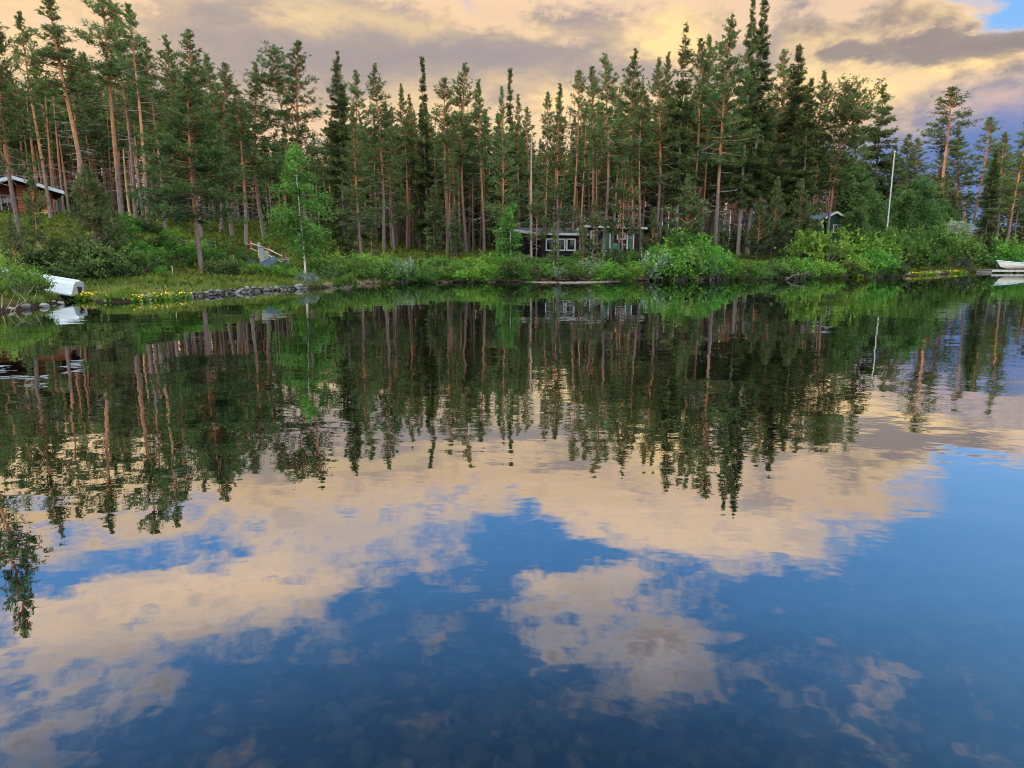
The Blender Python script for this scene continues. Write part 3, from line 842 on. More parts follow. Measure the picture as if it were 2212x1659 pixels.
def snag(seed, h, bark='pale_bark', r0=.1, n=6):
    rng = np.random.default_rng(seed)
    P = trunk_path(rng, h, .006)
    tr = MB(); tr.tube(P, r0 * (1 - P[:, 2] / h * .55), 7, 0, P[:, 2] / h)
    tr.tube([P[-1] + [.02, 0, -.05], P[-1] + [.04, .01, .22]], [.03, .004], 4, 0, .9)
    for _ in range(n):
        z = h * rng.uniform(.3, .95); a = rng.uniform(0, 6.28); L = rng.uniform(.2, .7); b0 = on_path(P, z)
        tr.tube([b0, b0 + np.array([math.cos(a) * L * .5, math.sin(a) * L * .5, .05]), b0 + np.array([math.cos(a) * L, math.sin(a) * L, rng.uniform(-.2, .1)])], [.014, .010, .005], 4, 1, .5, False)
    return {'trunk': tr.mesh('trunk', [M[bark], M['grey_twig']], True)}

PROTO = {}
def proto(key, h, parts):
    PROTO[key] = (h, parts)
# tall pines
proto('tall0', 15, pine(1, 15, .50, 1.55, .10))
proto('tall1', 15, pine(2, 15, .42, 1.65, .12))
proto('tall2', 15, pine(3, 15, .55, 1.45, .16, fork=1))
proto('tall3', 15, pine(4, 15, .38, 1.5, .10))
proto('open0', 15, pine(5, 15, .58, 1.45, .30, prof='top', per=9, dead=20))
proto('open1', 15, pine(6, 15, .50, 1.25, .28, per=9, dead=22))
proto('slim0', 15, pine(7, 15, .52, .95, .12, dead=18))
proto('slim1', 15, pine(8, 15, .45, 1.1, .15, dead=18))
proto('slim2', 15, pine(9, 15, .62, 1.0, .15, prof='top', dead=22))
proto('dense0', 15, pine(10, 15, .26, 1.9, .04, dead=8, cnt=(2, 4)))
proto('dense1', 15, pine(11, 15, .33, 1.7, .05, dead=10, cnt=(2, 4)))
proto('dense2', 15, pine(12, 15, .22, 1.6, .05, prof='cone', dead=8, cnt=(2, 4)))
proto('wide', 15, pine(13, 15, .36, 2.3, .12, fork=2, dead=10, cnt=(2, 4)))
proto('near', 15, pine(14, 15, .28, 2.5, .06, prof='cone', dead=6, needles='near_needles', cnt=(2, 5), ln=.30, r0=.15))
proto('crooked', 15, pine(15, 15, .42, 2.6, .30, prof='round', fork=2, lean=.06, dead=12, cnt=(2, 4), fill=1.5))
proto('thinspire', 15, pine(16, 15, .40, .75, .15, prof='cone', dead=12, lift=15))
proto('young0', 5, pine(17, 5, .10, 1.15, .02, prof='cone', dead=0, needles='young_needles', step=.16, per=11, ln=.20, lift=18, r0=.05, cnt=(2, 4)))
proto('young1', 5, pine(18, 5, .30, .80, .08, prof='cone', dead=8, needles='young_needles', step=.18, per=11, ln=.19, lift=18, r0=.045))
proto('youngbig', 6, pine(19, 6, .05, 1.9, .02, prof='cone', dead=0, needles='young_needles', step=.15, per=12, ln=.22, lift=10, r0=.07, cnt=(2, 5)))
# spruces
proto('spruce0', 15, spruce(21, 15, .04, 1.8, thin=.8, pw=.7))
proto('spruce1', 15, spruce(22, 15, .16, 1.7, thin=.65))
proto('spire0', 20, spruce(23, 20, .22, 1.9, thin=.72, pw=.95, bark='pale_bark'))
proto('spire1', 20, spruce(24, 20, .24, 1.75, thin=.70, pw=.9, bark='pale_bark'))
proto('sparse_spruce', 15, spruce(25, 15, .25, 1.7, thin=.55, per=4, bark='pale_bark'))
proto('thin_spruce', 15, spruce(26, 15, .08, 1.6, thin=.52, pw=1.35, per=6))
proto('open_spruce', 12, spruce(27, 12, .22, 2.0, thin=.75, droop=.2, up=.2, step=.3))
proto('young_spruce0', 4, spruce(28, 4, .06, .75, thin=.55, step=.15, ln=.17, needles='young_needles', droop=.4))
proto('young_spruce1', 4, spruce(29, 4, .35, .50, step=.15, ln=.15, thin=.7, needles='young_needles', droop=.6, bark='pale_bark', r0=.045))
# broadleaves
proto('birch0', 9, broadleaf(31, 9, 2.0, 125, .16))
proto('birch1', 4, broadleaf(32, 4, .95, 130, .13, leaves='birch_leaves', cb=.12))
proto('birchwide0', 8, broadleaf(33, 8, 2.3, 85, .19, leaves='dull_birch', stems=3, cb=.10))
proto('birchwide1', 8, broadleaf(34, 8, 2.1, 85, .19, leaves='dull_birch', stems=2, cb=.08))
proto('blossom', 5, broadleaf(35, 5, 1.9, 55, .17, leaves='white_blossom', stems=3, cb=.25, bark='pine_bark', prof='birch'))
# bushes at 2 m across, 1.6 m high
for k in range(3):
    proto('bright%d' % k, 1.6, shrub(40 + k, 2.2, 1.6, 2000, .16, 'bright_leaves', clump=40))
    proto('green%d' % k, 1.6, shrub(50 + k, 2.2, 1.6, 2000, .155, 'green_leaves', clump=40))
    proto('dark%d' % k, 1.6, shrub(60 + k, 2.4, 1.6, 2600, .17, 'dark_leaves', 1.2, clump=36))
for k in range(2):
    proto('grey%d' % k, 1.2, shrub(70 + k, 2.0, 1.2, 1500, .11, 'grey_leaves', clump=26))
proto('near_bush', 1.8, shrub(75, 2.6, 1.8, 7500, .09, 'bright_leaves', clump=110, tight=.06))

COUNT = {}
def plant(key, name, cat, label, loc, h, rz=None, group=None, wide=1.0, rs=random.Random(5)):
    ph, parts = PROTO[key]
    s = h / ph
    rz = rs.uniform(0, 6.28) if rz is None else rz
    if key in COUNT:                                # a repeat: copy the first one and every part of it
        o = copy_thing(COUNT[key], loc, rz, (s * wide, s * wide, s), label)
        o.name = name
        if group: o['group'] = group
        elif 'group' in o: del o['group']
        o['category'] = cat
        return o
    o = thing(name, label, cat, loc, rz, group, (s * wide, s * wide, s))
    for pn, me in parts.items():
        link(pn, me, o)
    COUNT[key] = o
    return o

def tree_at(key, tx, ty, Y, label, name='pine_tree', cat='pine tree', group=None, wide=1.0, rz=None):
    """tree whose top is seen at (tx, ty) and which stands Y metres out"""
    p = atY(tx, ty, Y)
    z = gz(p.x, p.y) - .05
    return plant(key, name, cat, label, (p.x, p.y, z), max(p.z - z, .8), rz, group, wide)

def tree_mirror(key, mx, my, Y, label, **k):
    d = ray(mx, my); t = Y / d.y
    x, zr = d.x * t, EYE + d.z * t
    z = gz(x, Y) - .05
    return plant(key, 'pine_tree', 'pine tree', label, (x, Y, z), -zr - z, None, None, k.get('wide', 1))

SP = dict(name='spruce_tree', cat='spruce tree')
BI = dict(name='birch_tree', cat='birch tree')
tree_mirror('dense1', 40, 1385, 27, 'tall pine beyond the frame edge, seen only mirrored in the water at far left', wide=1.1)
T = [
 # left hill
 ('tall3', -16, 8, 31, 'pine with patchy orange bark in front of the red cabin window', {}),
 ('open1', 56, 30, 41, 'thin pine whose trunk crosses the right end of the red cabin wall', {}),
 ('tall2', 133, -12, 41, 'stout orange-barked pine just right of the red cabin roof tip', dict(wide=1.3)),
 ('open0', 213, -14, 43, 'tall pine with narrow tufted top right of the young blue-green pine', dict(wide=1.3)),
 ('tall0', 246, 2, 50, 'pine behind the narrow tufted pine on the left hill, its top touching the frame', {}),
 ('slim2', 272, 14, 40, 'straight pine with bare orange trunk beside the broken yellow snag', dict(wide=1.2)),
 ('tall1', 343, 74, 50, 'dark-crowned pine rising behind the straight bare-trunked pine of the left hill', {}),
 ('tall0', 318, 88, 41, 'leaning slim pine with mottled lower trunk at the slope foot above the stone bank', dict(wide=.9)),
 ('dense1', 397, 62, 44, 'broad dense pine with pointed top, highest above the stone bank', dict(wide=1.35)),
 ('near', 400, 158, 33.2, 'near pine with wide low green boughs and grey trunk on the stone bank', dict(wide=1.12)),
 ('tall3', 449, 120, 50, 'pine with ragged rounded top right of the broad dense pine', dict(wide=1.35)),
 ('dense0', 475, 134, 47, 'full dark pine leaning over the rail fence from behind', dict(wide=1.3)),
 ('dense1', 508, 196, 45, 'shorter dense pine right behind the grey rail fence', dict(wide=1.4)),
 ('tall3', 546, 138, 50, 'pine with slender spike top above the rail fence posts', dict(wide=1.25)),
 # left centre
 ('wide', 644, 92, 49, 'broad forked pine standing over the white-trunked birch', dict(wide=1.15)),
 ('spruce0', 724, 110, 50, 'dark dense spruce reaching nearly to the ground right of the birch', dict(wide=1.0, **SP)),
 ('open1', 758, 154, 57, 'sunlit thin pine top showing just right of the dark spruce', {}),
 ('dense2', 768, 232, 46, 'pine with bright orange trunk and low boughs in front of the dark spruce', dict(wide=.95)),
 ('tall3', 815, 140, 53, 'pine with pointed crown and long pinkish trunk between spruce and grey-limbed spruce', {}),
 ('slim1', 869, 181, 60, 'narrow pale-topped pine, first of two small spikes left of the lacy spruce', {}),
 ('slim0', 884, 204, 63, 'lowest narrow pine spike left of the lacy spruce', {}),
 ('thin_spruce', 915, 124, 58, 'lacy thin spruce with a needle-like tip and drooping lower boughs', dict(wide=1.0, **SP)),
 ('dense2', 842, 225, 56, 'short dark pine filling the gap below the pointed pine', {}),
 ('open0', 961, 174, 56, 'flat-topped pine with light green crown right of the lacy spruce', {}),
 ('tall0', 1003, 140, 59, 'pine with tapering tufted crown, tallest left of the black cabins', {}),
 ('slim1', 1044, 174, 58, 'pine with small blunt crown and long bare trunk left of the small bright birch', dict(wide=1.2)),
 ('dense2', 1085, 186, 50, 'pine with straight orange trunk beside the small bright birch', dict(wide=.75)),
 ('thin_spruce', 1100, 150, 64, 'thin spruce tip standing behind the straight orange-trunked pine', SP),
 ('slim0', 1124, 204, 61, 'small spiky pine top left of the notch in the treeline', {}),
 ('dense1', 1146, 234, 58, 'low rounded pine on the left edge of the notch in the treeline', {}),
 # above the black cabins
 ('slim0', 1199, 182, 66, 'pointed pine behind the full green pine of the black cabin', dict(wide=1.1)),
 ('dense2', 1210, 214, 50, 'full green pine with twin bare trunk before the black cabin windows', dict(wide=.85)),
 ('open0', 1241, 152, 60, 'sparse pine with loose crown and slender trunk over the low black cabin', dict(wide=.85)),
 ('open1', 1285, 144, 62, 'pale tufted pine between the sparse pine and the thick-trunked pine', {}),
 ('tall0', 1311, 116, 52, 'thick-trunked tall pine in front of the green cabin doors', dict(wide=1.0)),
 ('slim2', 1330, 214, 54, 'second trunk close beside the thick-trunked pine at the green doors', {}),
 ('tall1', 1383, 110, 60, 'pine with pointed club-shaped crown over the right black cabin end', dict(wide=1.0)),
 ('slim2', 1396, 190, 55, 'pine trunk tight against the right end of the black cabin', {}),
 ('tall3', 1428, 128, 58, 'leafy pine right of the club-shaped pine', {}),
 ('slim1', 1455, 114, 63, 'narrow pine left of the grey-stemmed spruce', {}),
 ('sparse_spruce', 1482, 52, 58, 'tall spruce with bare grey stem and spire under the bright glow', dict(wide=.95, **SP)),
 ('open1', 1509, 84, 62, 'left twin of two blunt pine tops behind the grey-stemmed spruce', {}),
 ('tall3', 1529, 80, 64, 'right twin of two blunt pine tops behind the grey-stemmed spruce', {}),
 ('tall1', 1571, 40, 55, 'tall pine with long clean orange trunk left of the twin spires', dict(wide=.95)),
 ('spire0', 1628, -14, 60, 'left spire of the two tallest spruces, bare pale stem below', dict(wide=.9, **SP)),
 ('spire1', 1650, -22, 61, 'right spire of the two tallest spruces', dict(wide=1.0, **SP)),
 ('tall1', 1700, 104, 66, 'pine with reddish leaning trunk right of the twin spires', {}),
 ('spruce1', 1730, 97, 61, 'dense tapering spruce with pale bare stem, right of the reddish pine', dict(wide=1.25, **SP)),
 ('spruce1', 1755, 168, 58, 'shorter dark spruce against the dense tapering one', dict(wide=1.2, **SP)),
 ('tall3', 1775, 156, 63, 'pine crown sloping down toward the crooked pine', {}),
 ('crooked', 1815, 182, 61, 'crooked pine with flat branching top leaning right', dict(wide=.85, rz=.2)),
 ('slim2', 1180, 200, 53, 'bare trunk at the left corner of the low black cabin', dict(wide=.9)),
 ('slim0', 1258, 228, 51, 'mossy-limbed dark trunk at the right edge of the three windows', dict(wide=.9)),
 ('slim2', 1298, 236, 55, 'slim trunk on the left door of the black cabin', dict(wide=.9)),
 ('slim2', 1345, 250, 53, 'slim grey trunk between the doors and the small cabin window', dict(wide=.9)),
 ('slim0', 1372, 244, 54, 'slim trunk right of the small cabin window', dict(wide=.9)),
 # right
 ('open_spruce', 1913, 184, 84, 'open layered conifer standing alone against the sky, behind the flagpole', dict(wide=1.15, **SP)),
 ('dense0', 1958, 292, 92, 'low dark pine just right of the flagpole top', dict(wide=1.5)),
 ('dense1', 1990, 300, 90, 'low dark pine halfway between flagpole and solitary tall pine', dict(wide=1.5)),
 ('open0', 2056, 186, 96, 'solitary tall pine with a leaning orange trunk on the right', dict(wide=1.5)),
 ('dense0', 2082, 282, 100, 'rounded pine tucked behind the solitary tall pine', dict(wide=1.5)),
 ('open0', 2127, 254, 95, 'pine with clean orange trunk beside the gap of open sky', dict(wide=1.1)),
 ('spruce0', 2152, 314, 70, 'dark spruce above the white boat with a bare foot', dict(wide=.95, **SP)),
 ('dense1', 2183, 286, 90, 'pine behind the dark spruce near the right frame edge', dict(wide=1.4)),
 ('dense1', 2214, 248, 80, 'large pine cut by the right frame edge', dict(wide=1.1)),
 ('dense1', 2034, 322, 99, 'low dark pine directly left of the solitary tall pine', dict(wide=1.4)),
 ('dense0', 1932, 318, 94, 'low dark pine right behind the flagpole', dict(wide=1.4)),
 ('tall1', 2168, 300, 98, 'distant pine between the dark spruce and the frame-edge pines', dict(wide=1.3)),
 ('dense0', 2200, 330, 96, 'low dark pine behind the pine at the right frame edge', dict(wide=1.4)),
 ('dense0', 1852, 258, 76, 'dark pine below the crooked pine, over the green cabin roof', dict(wide=1.1)),
]
for key, tx, ty, Y, lab, kw in T:
    kw = dict(kw); kw['wide'] = kw.get('wide', 1.0) * (1.0 if 'slim' in key or 'sp' in key else 1.22)
    tree_at(key, tx, ty, Y, lab, **kw)
# saplings and understorey
U = [
 ('youngbig', 190, 358, 33, 'young blue-green pine bushing out on the slope below the stout pine', dict(wide=.95)),
 ('young1', 60, 372, 30, 'scraggy young pine beside the red cabin window', {}),
 ('young0', 20, 470, 27, 'small dark pine in the thicket under the red cabin', {}),
 ('young0', 236, 430, 37, 'young pine half hidden behind the blue-green one', {}),
 ('young1', 1159, 402, 50, 'thin young pine with pale stem at the low black cabin corner', {}),
 ('young_spruce1', 1197, 482, 43.3, 'skinny little spruce at the water edge before the black cabin windows', dict(name='spruce_sapling', cat='spruce sapling')),
 ('young1', 1282, 430, 47, 'half-bare young pine before the gap between the black cabins', {}),
 ('young1', 1350, 350, 51, 'tall young pine with orange stem before the small cabin window', dict(wide=1.2)),
 ('young0', 1410, 452, 52, 'bushy young pine at the right end of the black cabin', {}),
 ('young0', 1490, 380, 52, 'light green young pine under the grey-stemmed spruce', dict(wide=1.2)),
 ('young_spruce0', 1565, 455, 53, 'young spruce at the foot of the clean orange trunk', dict(name='spruce_sapling', cat='spruce sapling')),
 ('young0', 1642, 424, 56, 'young pine left of the chimney of the dark cabin', {}),
 ('young0', 1676, 386, 57, 'taller young pine in front of the dark cabin chimney', dict(wide=1.0)),
 ('young0', 1728, 390, 57, 'young pine before the green cabin left corner', dict(wide=1.1)),
 ('young1', 1262, 468, 45, 'twiggy young pine right of the three cabin windows', {}),
 ('young_spruce0', 985, 440, 52, 'young spruce under the flat-topped pine', dict(name='spruce_sapling', cat='spruce sapling')),
 ('young_spruce0', 936, 400, 54, 'shaggy young spruce at the foot of the lacy spruce', dict(name='spruce_sapling', cat='spruce sapling', wide=1.2)),
 ('young1', 800, 452, 47, 'half-dead young pine beside the bright orange trunk', {}),
]
for key, tx, ty, Y, lab, kw in U:
    k = dict(name='pine_sapling', cat='pine sapling'); k.update(kw)
    tree_at(key, tx, ty, Y, lab, **k)
B_ = [
 ('birch0', 644, 314, 36, 'birch with white trunk and fresh green leaves by the stone bank', dict(wide=1.0)),
 ('birch1', 1105, 442, 49, 'small bright green birch at the left corner of the black cabin', dict(wide=1.15)),
 ('birchwide1', 1872, 350, 76, 'large leafy birch left of the flagpole', dict(wide=1.05)),
 ('birchwide0', 1845, 430, 68, 'round birch before the green cabin gable', dict(wide=1.0)),
 ('birchwide0', 1948, 390, 79, 'round birch right behind the flagpole', dict(wide=.95)),
 ('birchwide1', 2012, 374, 76, 'tall birch left of the solitary pine trunk', dict(wide=.85)),
 ('birchwide1', 1918, 418, 80, 'tall leafy birch between the large birch and the flagpole', dict(wide=1.1)),
 ('birchwide0', 2040, 430, 79, 'round birch at the foot of the solitary pine', dict(wide=1.1)),
 ('birchwide0', 1985, 452, 77, 'low birch between flagpole and solitary pine', dict(wide=1.0)),
 ('birchwide0', 1893, 452, 75, 'leafy birch crowding the flagpole foot', dict(wide=.9)),
 ('birch1', 1921, 488, 70.3, 'small birch hiding the lower half of the flagpole', dict(wide=1.5)),
]
for key, tx, ty, Y, lab, kw in B_:
    tree_at(key, tx, ty, Y, lab, **{**BI, **kw})
tree_at('blossom', 2078, 474, 73, 'small tree with whitish leaves before the blue-roofed cabin', name='rowan_tree', cat='rowan tree')
# dead and broken stems
proto('snag_yellow', 6, snag(81, 6, 'snag_bark', .11, 0))
proto('snag_pale', 8, snag(82, 8, 'pale_bark', .10, 9))
tree_at('snag_yellow', 267, 326, 45, 'broken yellowish dead trunk without branches on the left hill', name='dead_tree', cat='dead tree')
tree_at('snag_pale', 1149, 302, 50, 'bare pale dead stem above the left end of the low black cabin', name='dead_tree', cat='dead tree')

# ------------------------------------------------------------------ forest behind: pines told apart only by the zone they stand in
sky_x = [-60, 0, 60, 130, 210, 300, 345, 400, 450, 500, 546, 600, 645, 690, 724, 760, 815, 870, 915, 961, 1003, 1044, 1085, 1146, 1170, 1210, 1241, 1311, 1383, 1428, 1482, 1529, 1571, 1640, 1700, 1775, 1815, 1860, 1913, 1960, 2056, 2090, 2127, 2180, 2300]
sky_y = [60, 90, 110, 120, 110, 110, 120, 130, 170, 190, 215, 300, 230, 290, 230, 240, 210, 240, 220, 235, 215, 235, 235, 260, 300, 270, 240, 200, 190, 190, 170, 170, 170, 170, 190, 230, 300, 330, 340, 330, 330, 420, 380, 330, 310]
zones = [(-400, 500, 'slender pine deep in the forest behind the rail fence and red cabin', 'pines in the forest behind the red cabin'),
         (500, 1120, 'slender pine deep in the forest between the birch and the black cabins', 'pines in the forest left of the black cabins'),
         (1120, 1560, 'slender pine in the forest behind the black cabins', 'pines behind the black cabins'),
         (1560, 1850, 'pine in the forest behind the twin spires and the green cabin', 'pines behind the twin spires'),
         (1850, 2700, 'pine in the far wood behind the flagpole and the white boat', 'pines behind the flagpole')]
rs = random.Random(77)
keepout = []      # (x0, x1, y0, y1) of buildings
def building_box(x0, x1, y0, y1):
    keepout.append((x0, x1, y0, y1))
# ------------------------------------------------------------------ buildings
def T_(p):
    return np.array([p.x, p.y, p.z])

class Frame:
    """local frame of a building: a along the front, b away from the viewer"""
    def __init__(self, x, y, z, rz):
        self.o = (x, y, z); self.rz = rz
        self.c, self.s = math.cos(rz), math.sin(rz)

def window(parent, x, z, w, h, y=0.0, t=.085, glass=True, bars=0, lamp=False, blind=False):
    """white frame standing proud of a front wall at local y"""
    f = MB()
    f.box((x, y - .02, z + h / 2 - t / 2), (w, .10, t)); f.box((x, y - .02, z - h / 2 + t / 2), (w, .10, t))
    f.box((x - w / 2 + t / 2, y - .02, z), (t, .10, h - 2 * t)); f.box((x + w / 2 - t / 2, y - .02, z), (t, .10, h - 2 * t))
    for k in range(bars):
        f.box((x - w / 2 + w * (k + 1) / (bars + 1), y - .015, z), (.035, .06, h - 2 * t))
    o = f.build('window', M['white_paint'], parent)
    gl = MB(); gl.box((x, y, z), (w - 2 * t, .02, h - 2 * t)); gl.build('pane', M['glass'], o)
    if blind:
        bl = MB(); bl.box((x, y + .10, z + h * .30), (w - 2 * t, .02, h * .22)); bl.build('blind', M['curtain'], o)
    return o

def door(parent, x, z0, w, h, y=0.0):
    f = MB(); t = .10
    f.box((x - w / 2 + t / 2, y - .02, z0 + h / 2), (t, .12, h)); f.box((x + w / 2 - t / 2, y - .02, z0 + h / 2), (t, .12, h))
    f.box((x, y - .02, z0 + h - t / 2), (w - 2 * t, .12, t))
    o = f.build('door_frame', M['white_paint'], parent)
    l = MB(); l.box((x, y - .005, z0 + (h - t) / 2), (w - 2 * t, .05, h - t)); d = l.build('door_leaf', M['green_paint'], o)
    k = MB(); k.tube([(x + w * .26, y - .03, z0 + 1.0), (x + w * .26, y - .09, z0 + 1.0), (x + w * .14, y - .09, z0 + 1.0)], .014, 6); k.build('handle', M['dark'], o)
    return o

# --- low black cabin
p0 = atY(1171, 546, 52.0); rz = R_(12)
zb = gz(p0.x + 1, p0.y + 1) - .05
H1 = atY(1171, 507, 52.0).z - zb
c1 = thing('black_cabin', 'low black log cabin with three white-framed windows and grey felt roof', 'cabin', (p0.x, p0.y, zb), rz)
Wd, Dp = 3.55, 5.2
w = MB()
w.box((Wd / 2, .09, H1 / 2), (Wd, .18, H1)); w.box((.09, Dp / 2 + .09, H1 / 2 + .1), (.18, Dp - .18, H1 + .2)); w.box((Wd - .09, Dp / 2 + .09, H1 / 2 + .1), (.18, Dp - .18, H1 + .2))
w.box((Wd / 2, Dp + .06, H1 / 2 + .15), (Wd, .12, H1 + .3))
for k in range(int(H1 / .16)):         # rounded log courses on the front and the left side
    zc = .08 + k * .16
    w.tube([(-.12, -.01, zc), (Wd + .12, -.01, zc)], .075, 7); w.tube([(-.005, -.14, zc + .08), (-.005, Dp, zc + .08)], .075, 7)
w.build('wall', M['black_wall'], c1)
wing = MB()                             # lower wing set back on the left
wing.box((-1.0, 1.9, H1 / 2 - .06), (1.75, .16, H1 - .12)); wing.box((-1.80, 3.4, H1 / 2), (.16, 2.8, H1))
for k in range(int(H1 / .16) - 1):
    wing.tube([(-1.95, 1.80, .08 + k * .16), (-.08, 1.80, .08 + k * .16)], .07, 7)
wing.build('wing_wall', M['black_wall'], c1)
r = MB()
e = .42
r.hexa([(-e, -e, H1), (Wd + .2, -e, H1), (Wd + .2, Dp + .3, H1 + .62), (-e - 1.75, Dp + .3, H1 + .62), (-e, -e, H1 + .1), (Wd + .2, -e, H1 + .1), (Wd + .2, Dp + .3, H1 + .72), (-e - 1.75, Dp + .3, H1 + .72)])
ro = r.build('roof', M['felt'], c1)
fa = MB()
fa.box((Wd / 2 - e / 2 + .1, -e - .025, H1 + .04), (Wd + .2 + e, .05, .17))
fa.hexa([(-e - .05, -e, H1 - .05), (-e, -e, H1 - .05), (-e - 1.75, Dp + .3, H1 + .57), (-e - 1.80, Dp + .3, H1 + .57), (-e - .05, -e, H1 + .13), (-e, -e, H1 + .13), (-e - 1.75, Dp + .3, H1 + .75), (-e - 1.80, Dp + .3, H1 + .75)])
fa.build('fascia', M['white_paint'], ro)
zc = (atY(1180, 528.5, 52.2).z - zb)
for i in range(3):
    window(c1, .48 + i * .80 + .12, zc, .72, .90, -.07, blind=(i != 1))
building_box(p0.x - 3.0, p0.x + 4.5, p0.y - 1.5, p0.y + 8)
lp = MB(); lp.tube([(0, 0, 0), (0, 0, .02), (0, 0, .2), (0, 0, .22)], [.09, .09, .03, .03], 10); lp.tube([(0, 0, .20), (0, 0, .42)], [.14, .08], 12, 1)
q = Matrix.Translation((p0.x, p0.y, zb)) @ Matrix.Rotation(rz, 4, 'Z') @ Vector((2.42, .32, zc - .42))
tl = thing('table_lamp', 'small table lamp standing inside the right cabin window', 'lamp', q, 0)
b_ = MB(); b_.tube([(0, 0, 0), (0, 0, .02), (0, 0, .04), (0, 0, .22)], [.09, .09, .02, .02], 10); b_.build('base', M['lamp'], tl)
b_ = MB(); b_.tube([(0, 0, .2), (0, 0, .44)], [.15, .08], 12); b_.build('lamp_shade', M['lamp'], tl)

# --- taller black cabin with green doors
p1 = atY(1264, 545, 58.0); rz = R_(2)
zb = gz(p1.x + 2, p1.y) - .1
Hl = atY(1264, 490.5, 58).z - zb; Hr = Hl - .16
c2 = thing('black_cabin', 'taller black cabin with green doors in white frames', 'cabin', (p1.x, p1.y, zb), rz)
Wd, Dp = 4.75, 4.0
w = MB()
w.hexa([(0, 0, 0), (Wd, 0, 0), (Wd, .16, 0), (0, .16, 0), (0, 0, Hl), (Wd, 0, Hr), (Wd, .16, Hr), (0, .16, Hl)])
w.box((.08, Dp / 2 + .08, Hl / 2 - .1), (.16, Dp - .16, Hl - .2)); w.box((Wd - .08, Dp / 2 + .08, Hr / 2 - .1), (.16, Dp - .16, Hr - .2)); w.box((Wd / 2, Dp + .08, Hr / 2 - .1), (Wd, .16, Hr - .2))
w.build('wall', M['black_wall'], c2)
r = MB()
r.hexa([(-.25, -.45, Hl + .01), (Wd + .3, -.45, Hr), (Wd + .3, Dp + .3, Hr - .3), (-.25, Dp + .3, Hl - .3), (-.25, -.45, Hl + .11), (Wd + .3, -.45, Hr + .1), (Wd + .3, Dp + .3, Hr - .2), (-.25, Dp + .3, Hl - .2)])
ro = r.build('roof', M['felt'], c2)
fa = MB()
fa.hexa([(-.25, -.49, Hl - .02), (Wd + .3, -.49, Hr - .03), (Wd + .3, -.452, Hr - .03), (-.25, -.452, Hl - .02), (-.25, -.49, Hl + .13), (Wd + .3, -.49, Hr + .12), (Wd + .3, -.452, Hr + .12), (-.25, -.452, Hl + .13)])
fa.build('fascia', M['white_paint'], ro)
po = MB()                              # sloping porch roof on the left
po.hexa([(-1.35, -.1, Hl - .52), (-.27, -.1, Hl - .10), (-.27, 2.4, Hl - .10), (-1.35, 2.4, Hl - .52), (-1.35, -.1, Hl - .42), (-.27, -.1, Hl - .0), (-.27, 2.4, Hl - .0), (-1.35, 2.4, Hl - .42)])
po.build('porch_roof', M['white_paint'], c2)
pp = MB(); pp.box((-1.2, .1, (Hl - .5) / 2), (.1, .1, Hl - .5)); pp.build('porch_post', M['black_wall'], c2)
zd = atY(1290, 538.5, 58).z - zb; zt = atY(1290, 497.5, 58).z - zb
for xx in (.72, 1.80):
    door(c2, xx, zd, .62 if xx < 1 else .60, zt - zd, -.02)
door(c2, 3.75, zd, .62, zt - zd - .1, -.02)
window(c2, 2.98, atY(1340, 510, 58).z - zb, .72, .56, -.02)
building_box(p1.x - 1.5, p1.x + 5.4, p1.y - 1.2, p1.y + 5)
# green plastic chair and a kettle grill on the terrace
pc = atY(1333, 541, 56.6); zc = gz(pc.x, pc.y)
ch = thing('garden_chair', 'green plastic garden chair on the terrace of the black cabin', 'chair', (pc.x, pc.y, zc + .25), R_(25))
s = MB(); s.box((0, 0, .42), (.46, .44, .035)); s.build('seat', M['green_plastic'], ch)
s = MB(); s.hexa([(-.23, .18, .46), (.23, .18, .46), (.23, .21, .46), (-.23, .21, .46), (-.20, .30, .92), (.20, .30, .92), (.20, .33, .92), (-.20, .33, .92)]); s.build('backrest', M['green_plastic'], ch)
for sx in (-1, 1):
    s = MB(); s.box((sx * .25, .02, .64), (.05, .42, .03)); s.build('armrest', M['green_plastic'], ch)
    for sy in (-1, 1):
        s = MB(); s.tube([(sx * .19, sy * .18, .42), (sx * .22, sy * .21, 0)], [.022, .018], 6); s.build('leg', M['green_plastic'], ch)
terr = MB(); terr.box((0, 0, .0), (3.6, 1.1, .10))
for sx in (-1.6, 0, 1.6):
    terr.box((sx, 0, -.45), (.1, .9, .8))
tt = thing('wooden_terrace', 'low wooden terrace under the green chair', 'terrace', (pc.x + .3, pc.y + .1, zc + .20), 0)
terr.build('deck', M['plank'], tt)
pg = atY(1345, 541, 56.6)
gr = thing('kettle_grill', 'black kettle grill beside the green garden chair', 'grill', (pg.x, pg.y, zc + .25), 0)
s = MB(); th = np.linspace(0, math.pi, 9)
s.tube([(0, 0, .70 - .26 * math.cos(t)) for t in th], [max(.01, .27 * math.sin(t)) for t in th], 14); s.build('bowl', M['dark'], gr, True)
for k in range(3):
    a = k * 2.094; s = MB(); s.tube([(.12 * math.cos(a), .12 * math.sin(a), .5), (.28 * math.cos(a), .28 * math.sin(a), 0)], .014, 5); s.build('leg', M['dark'], gr)

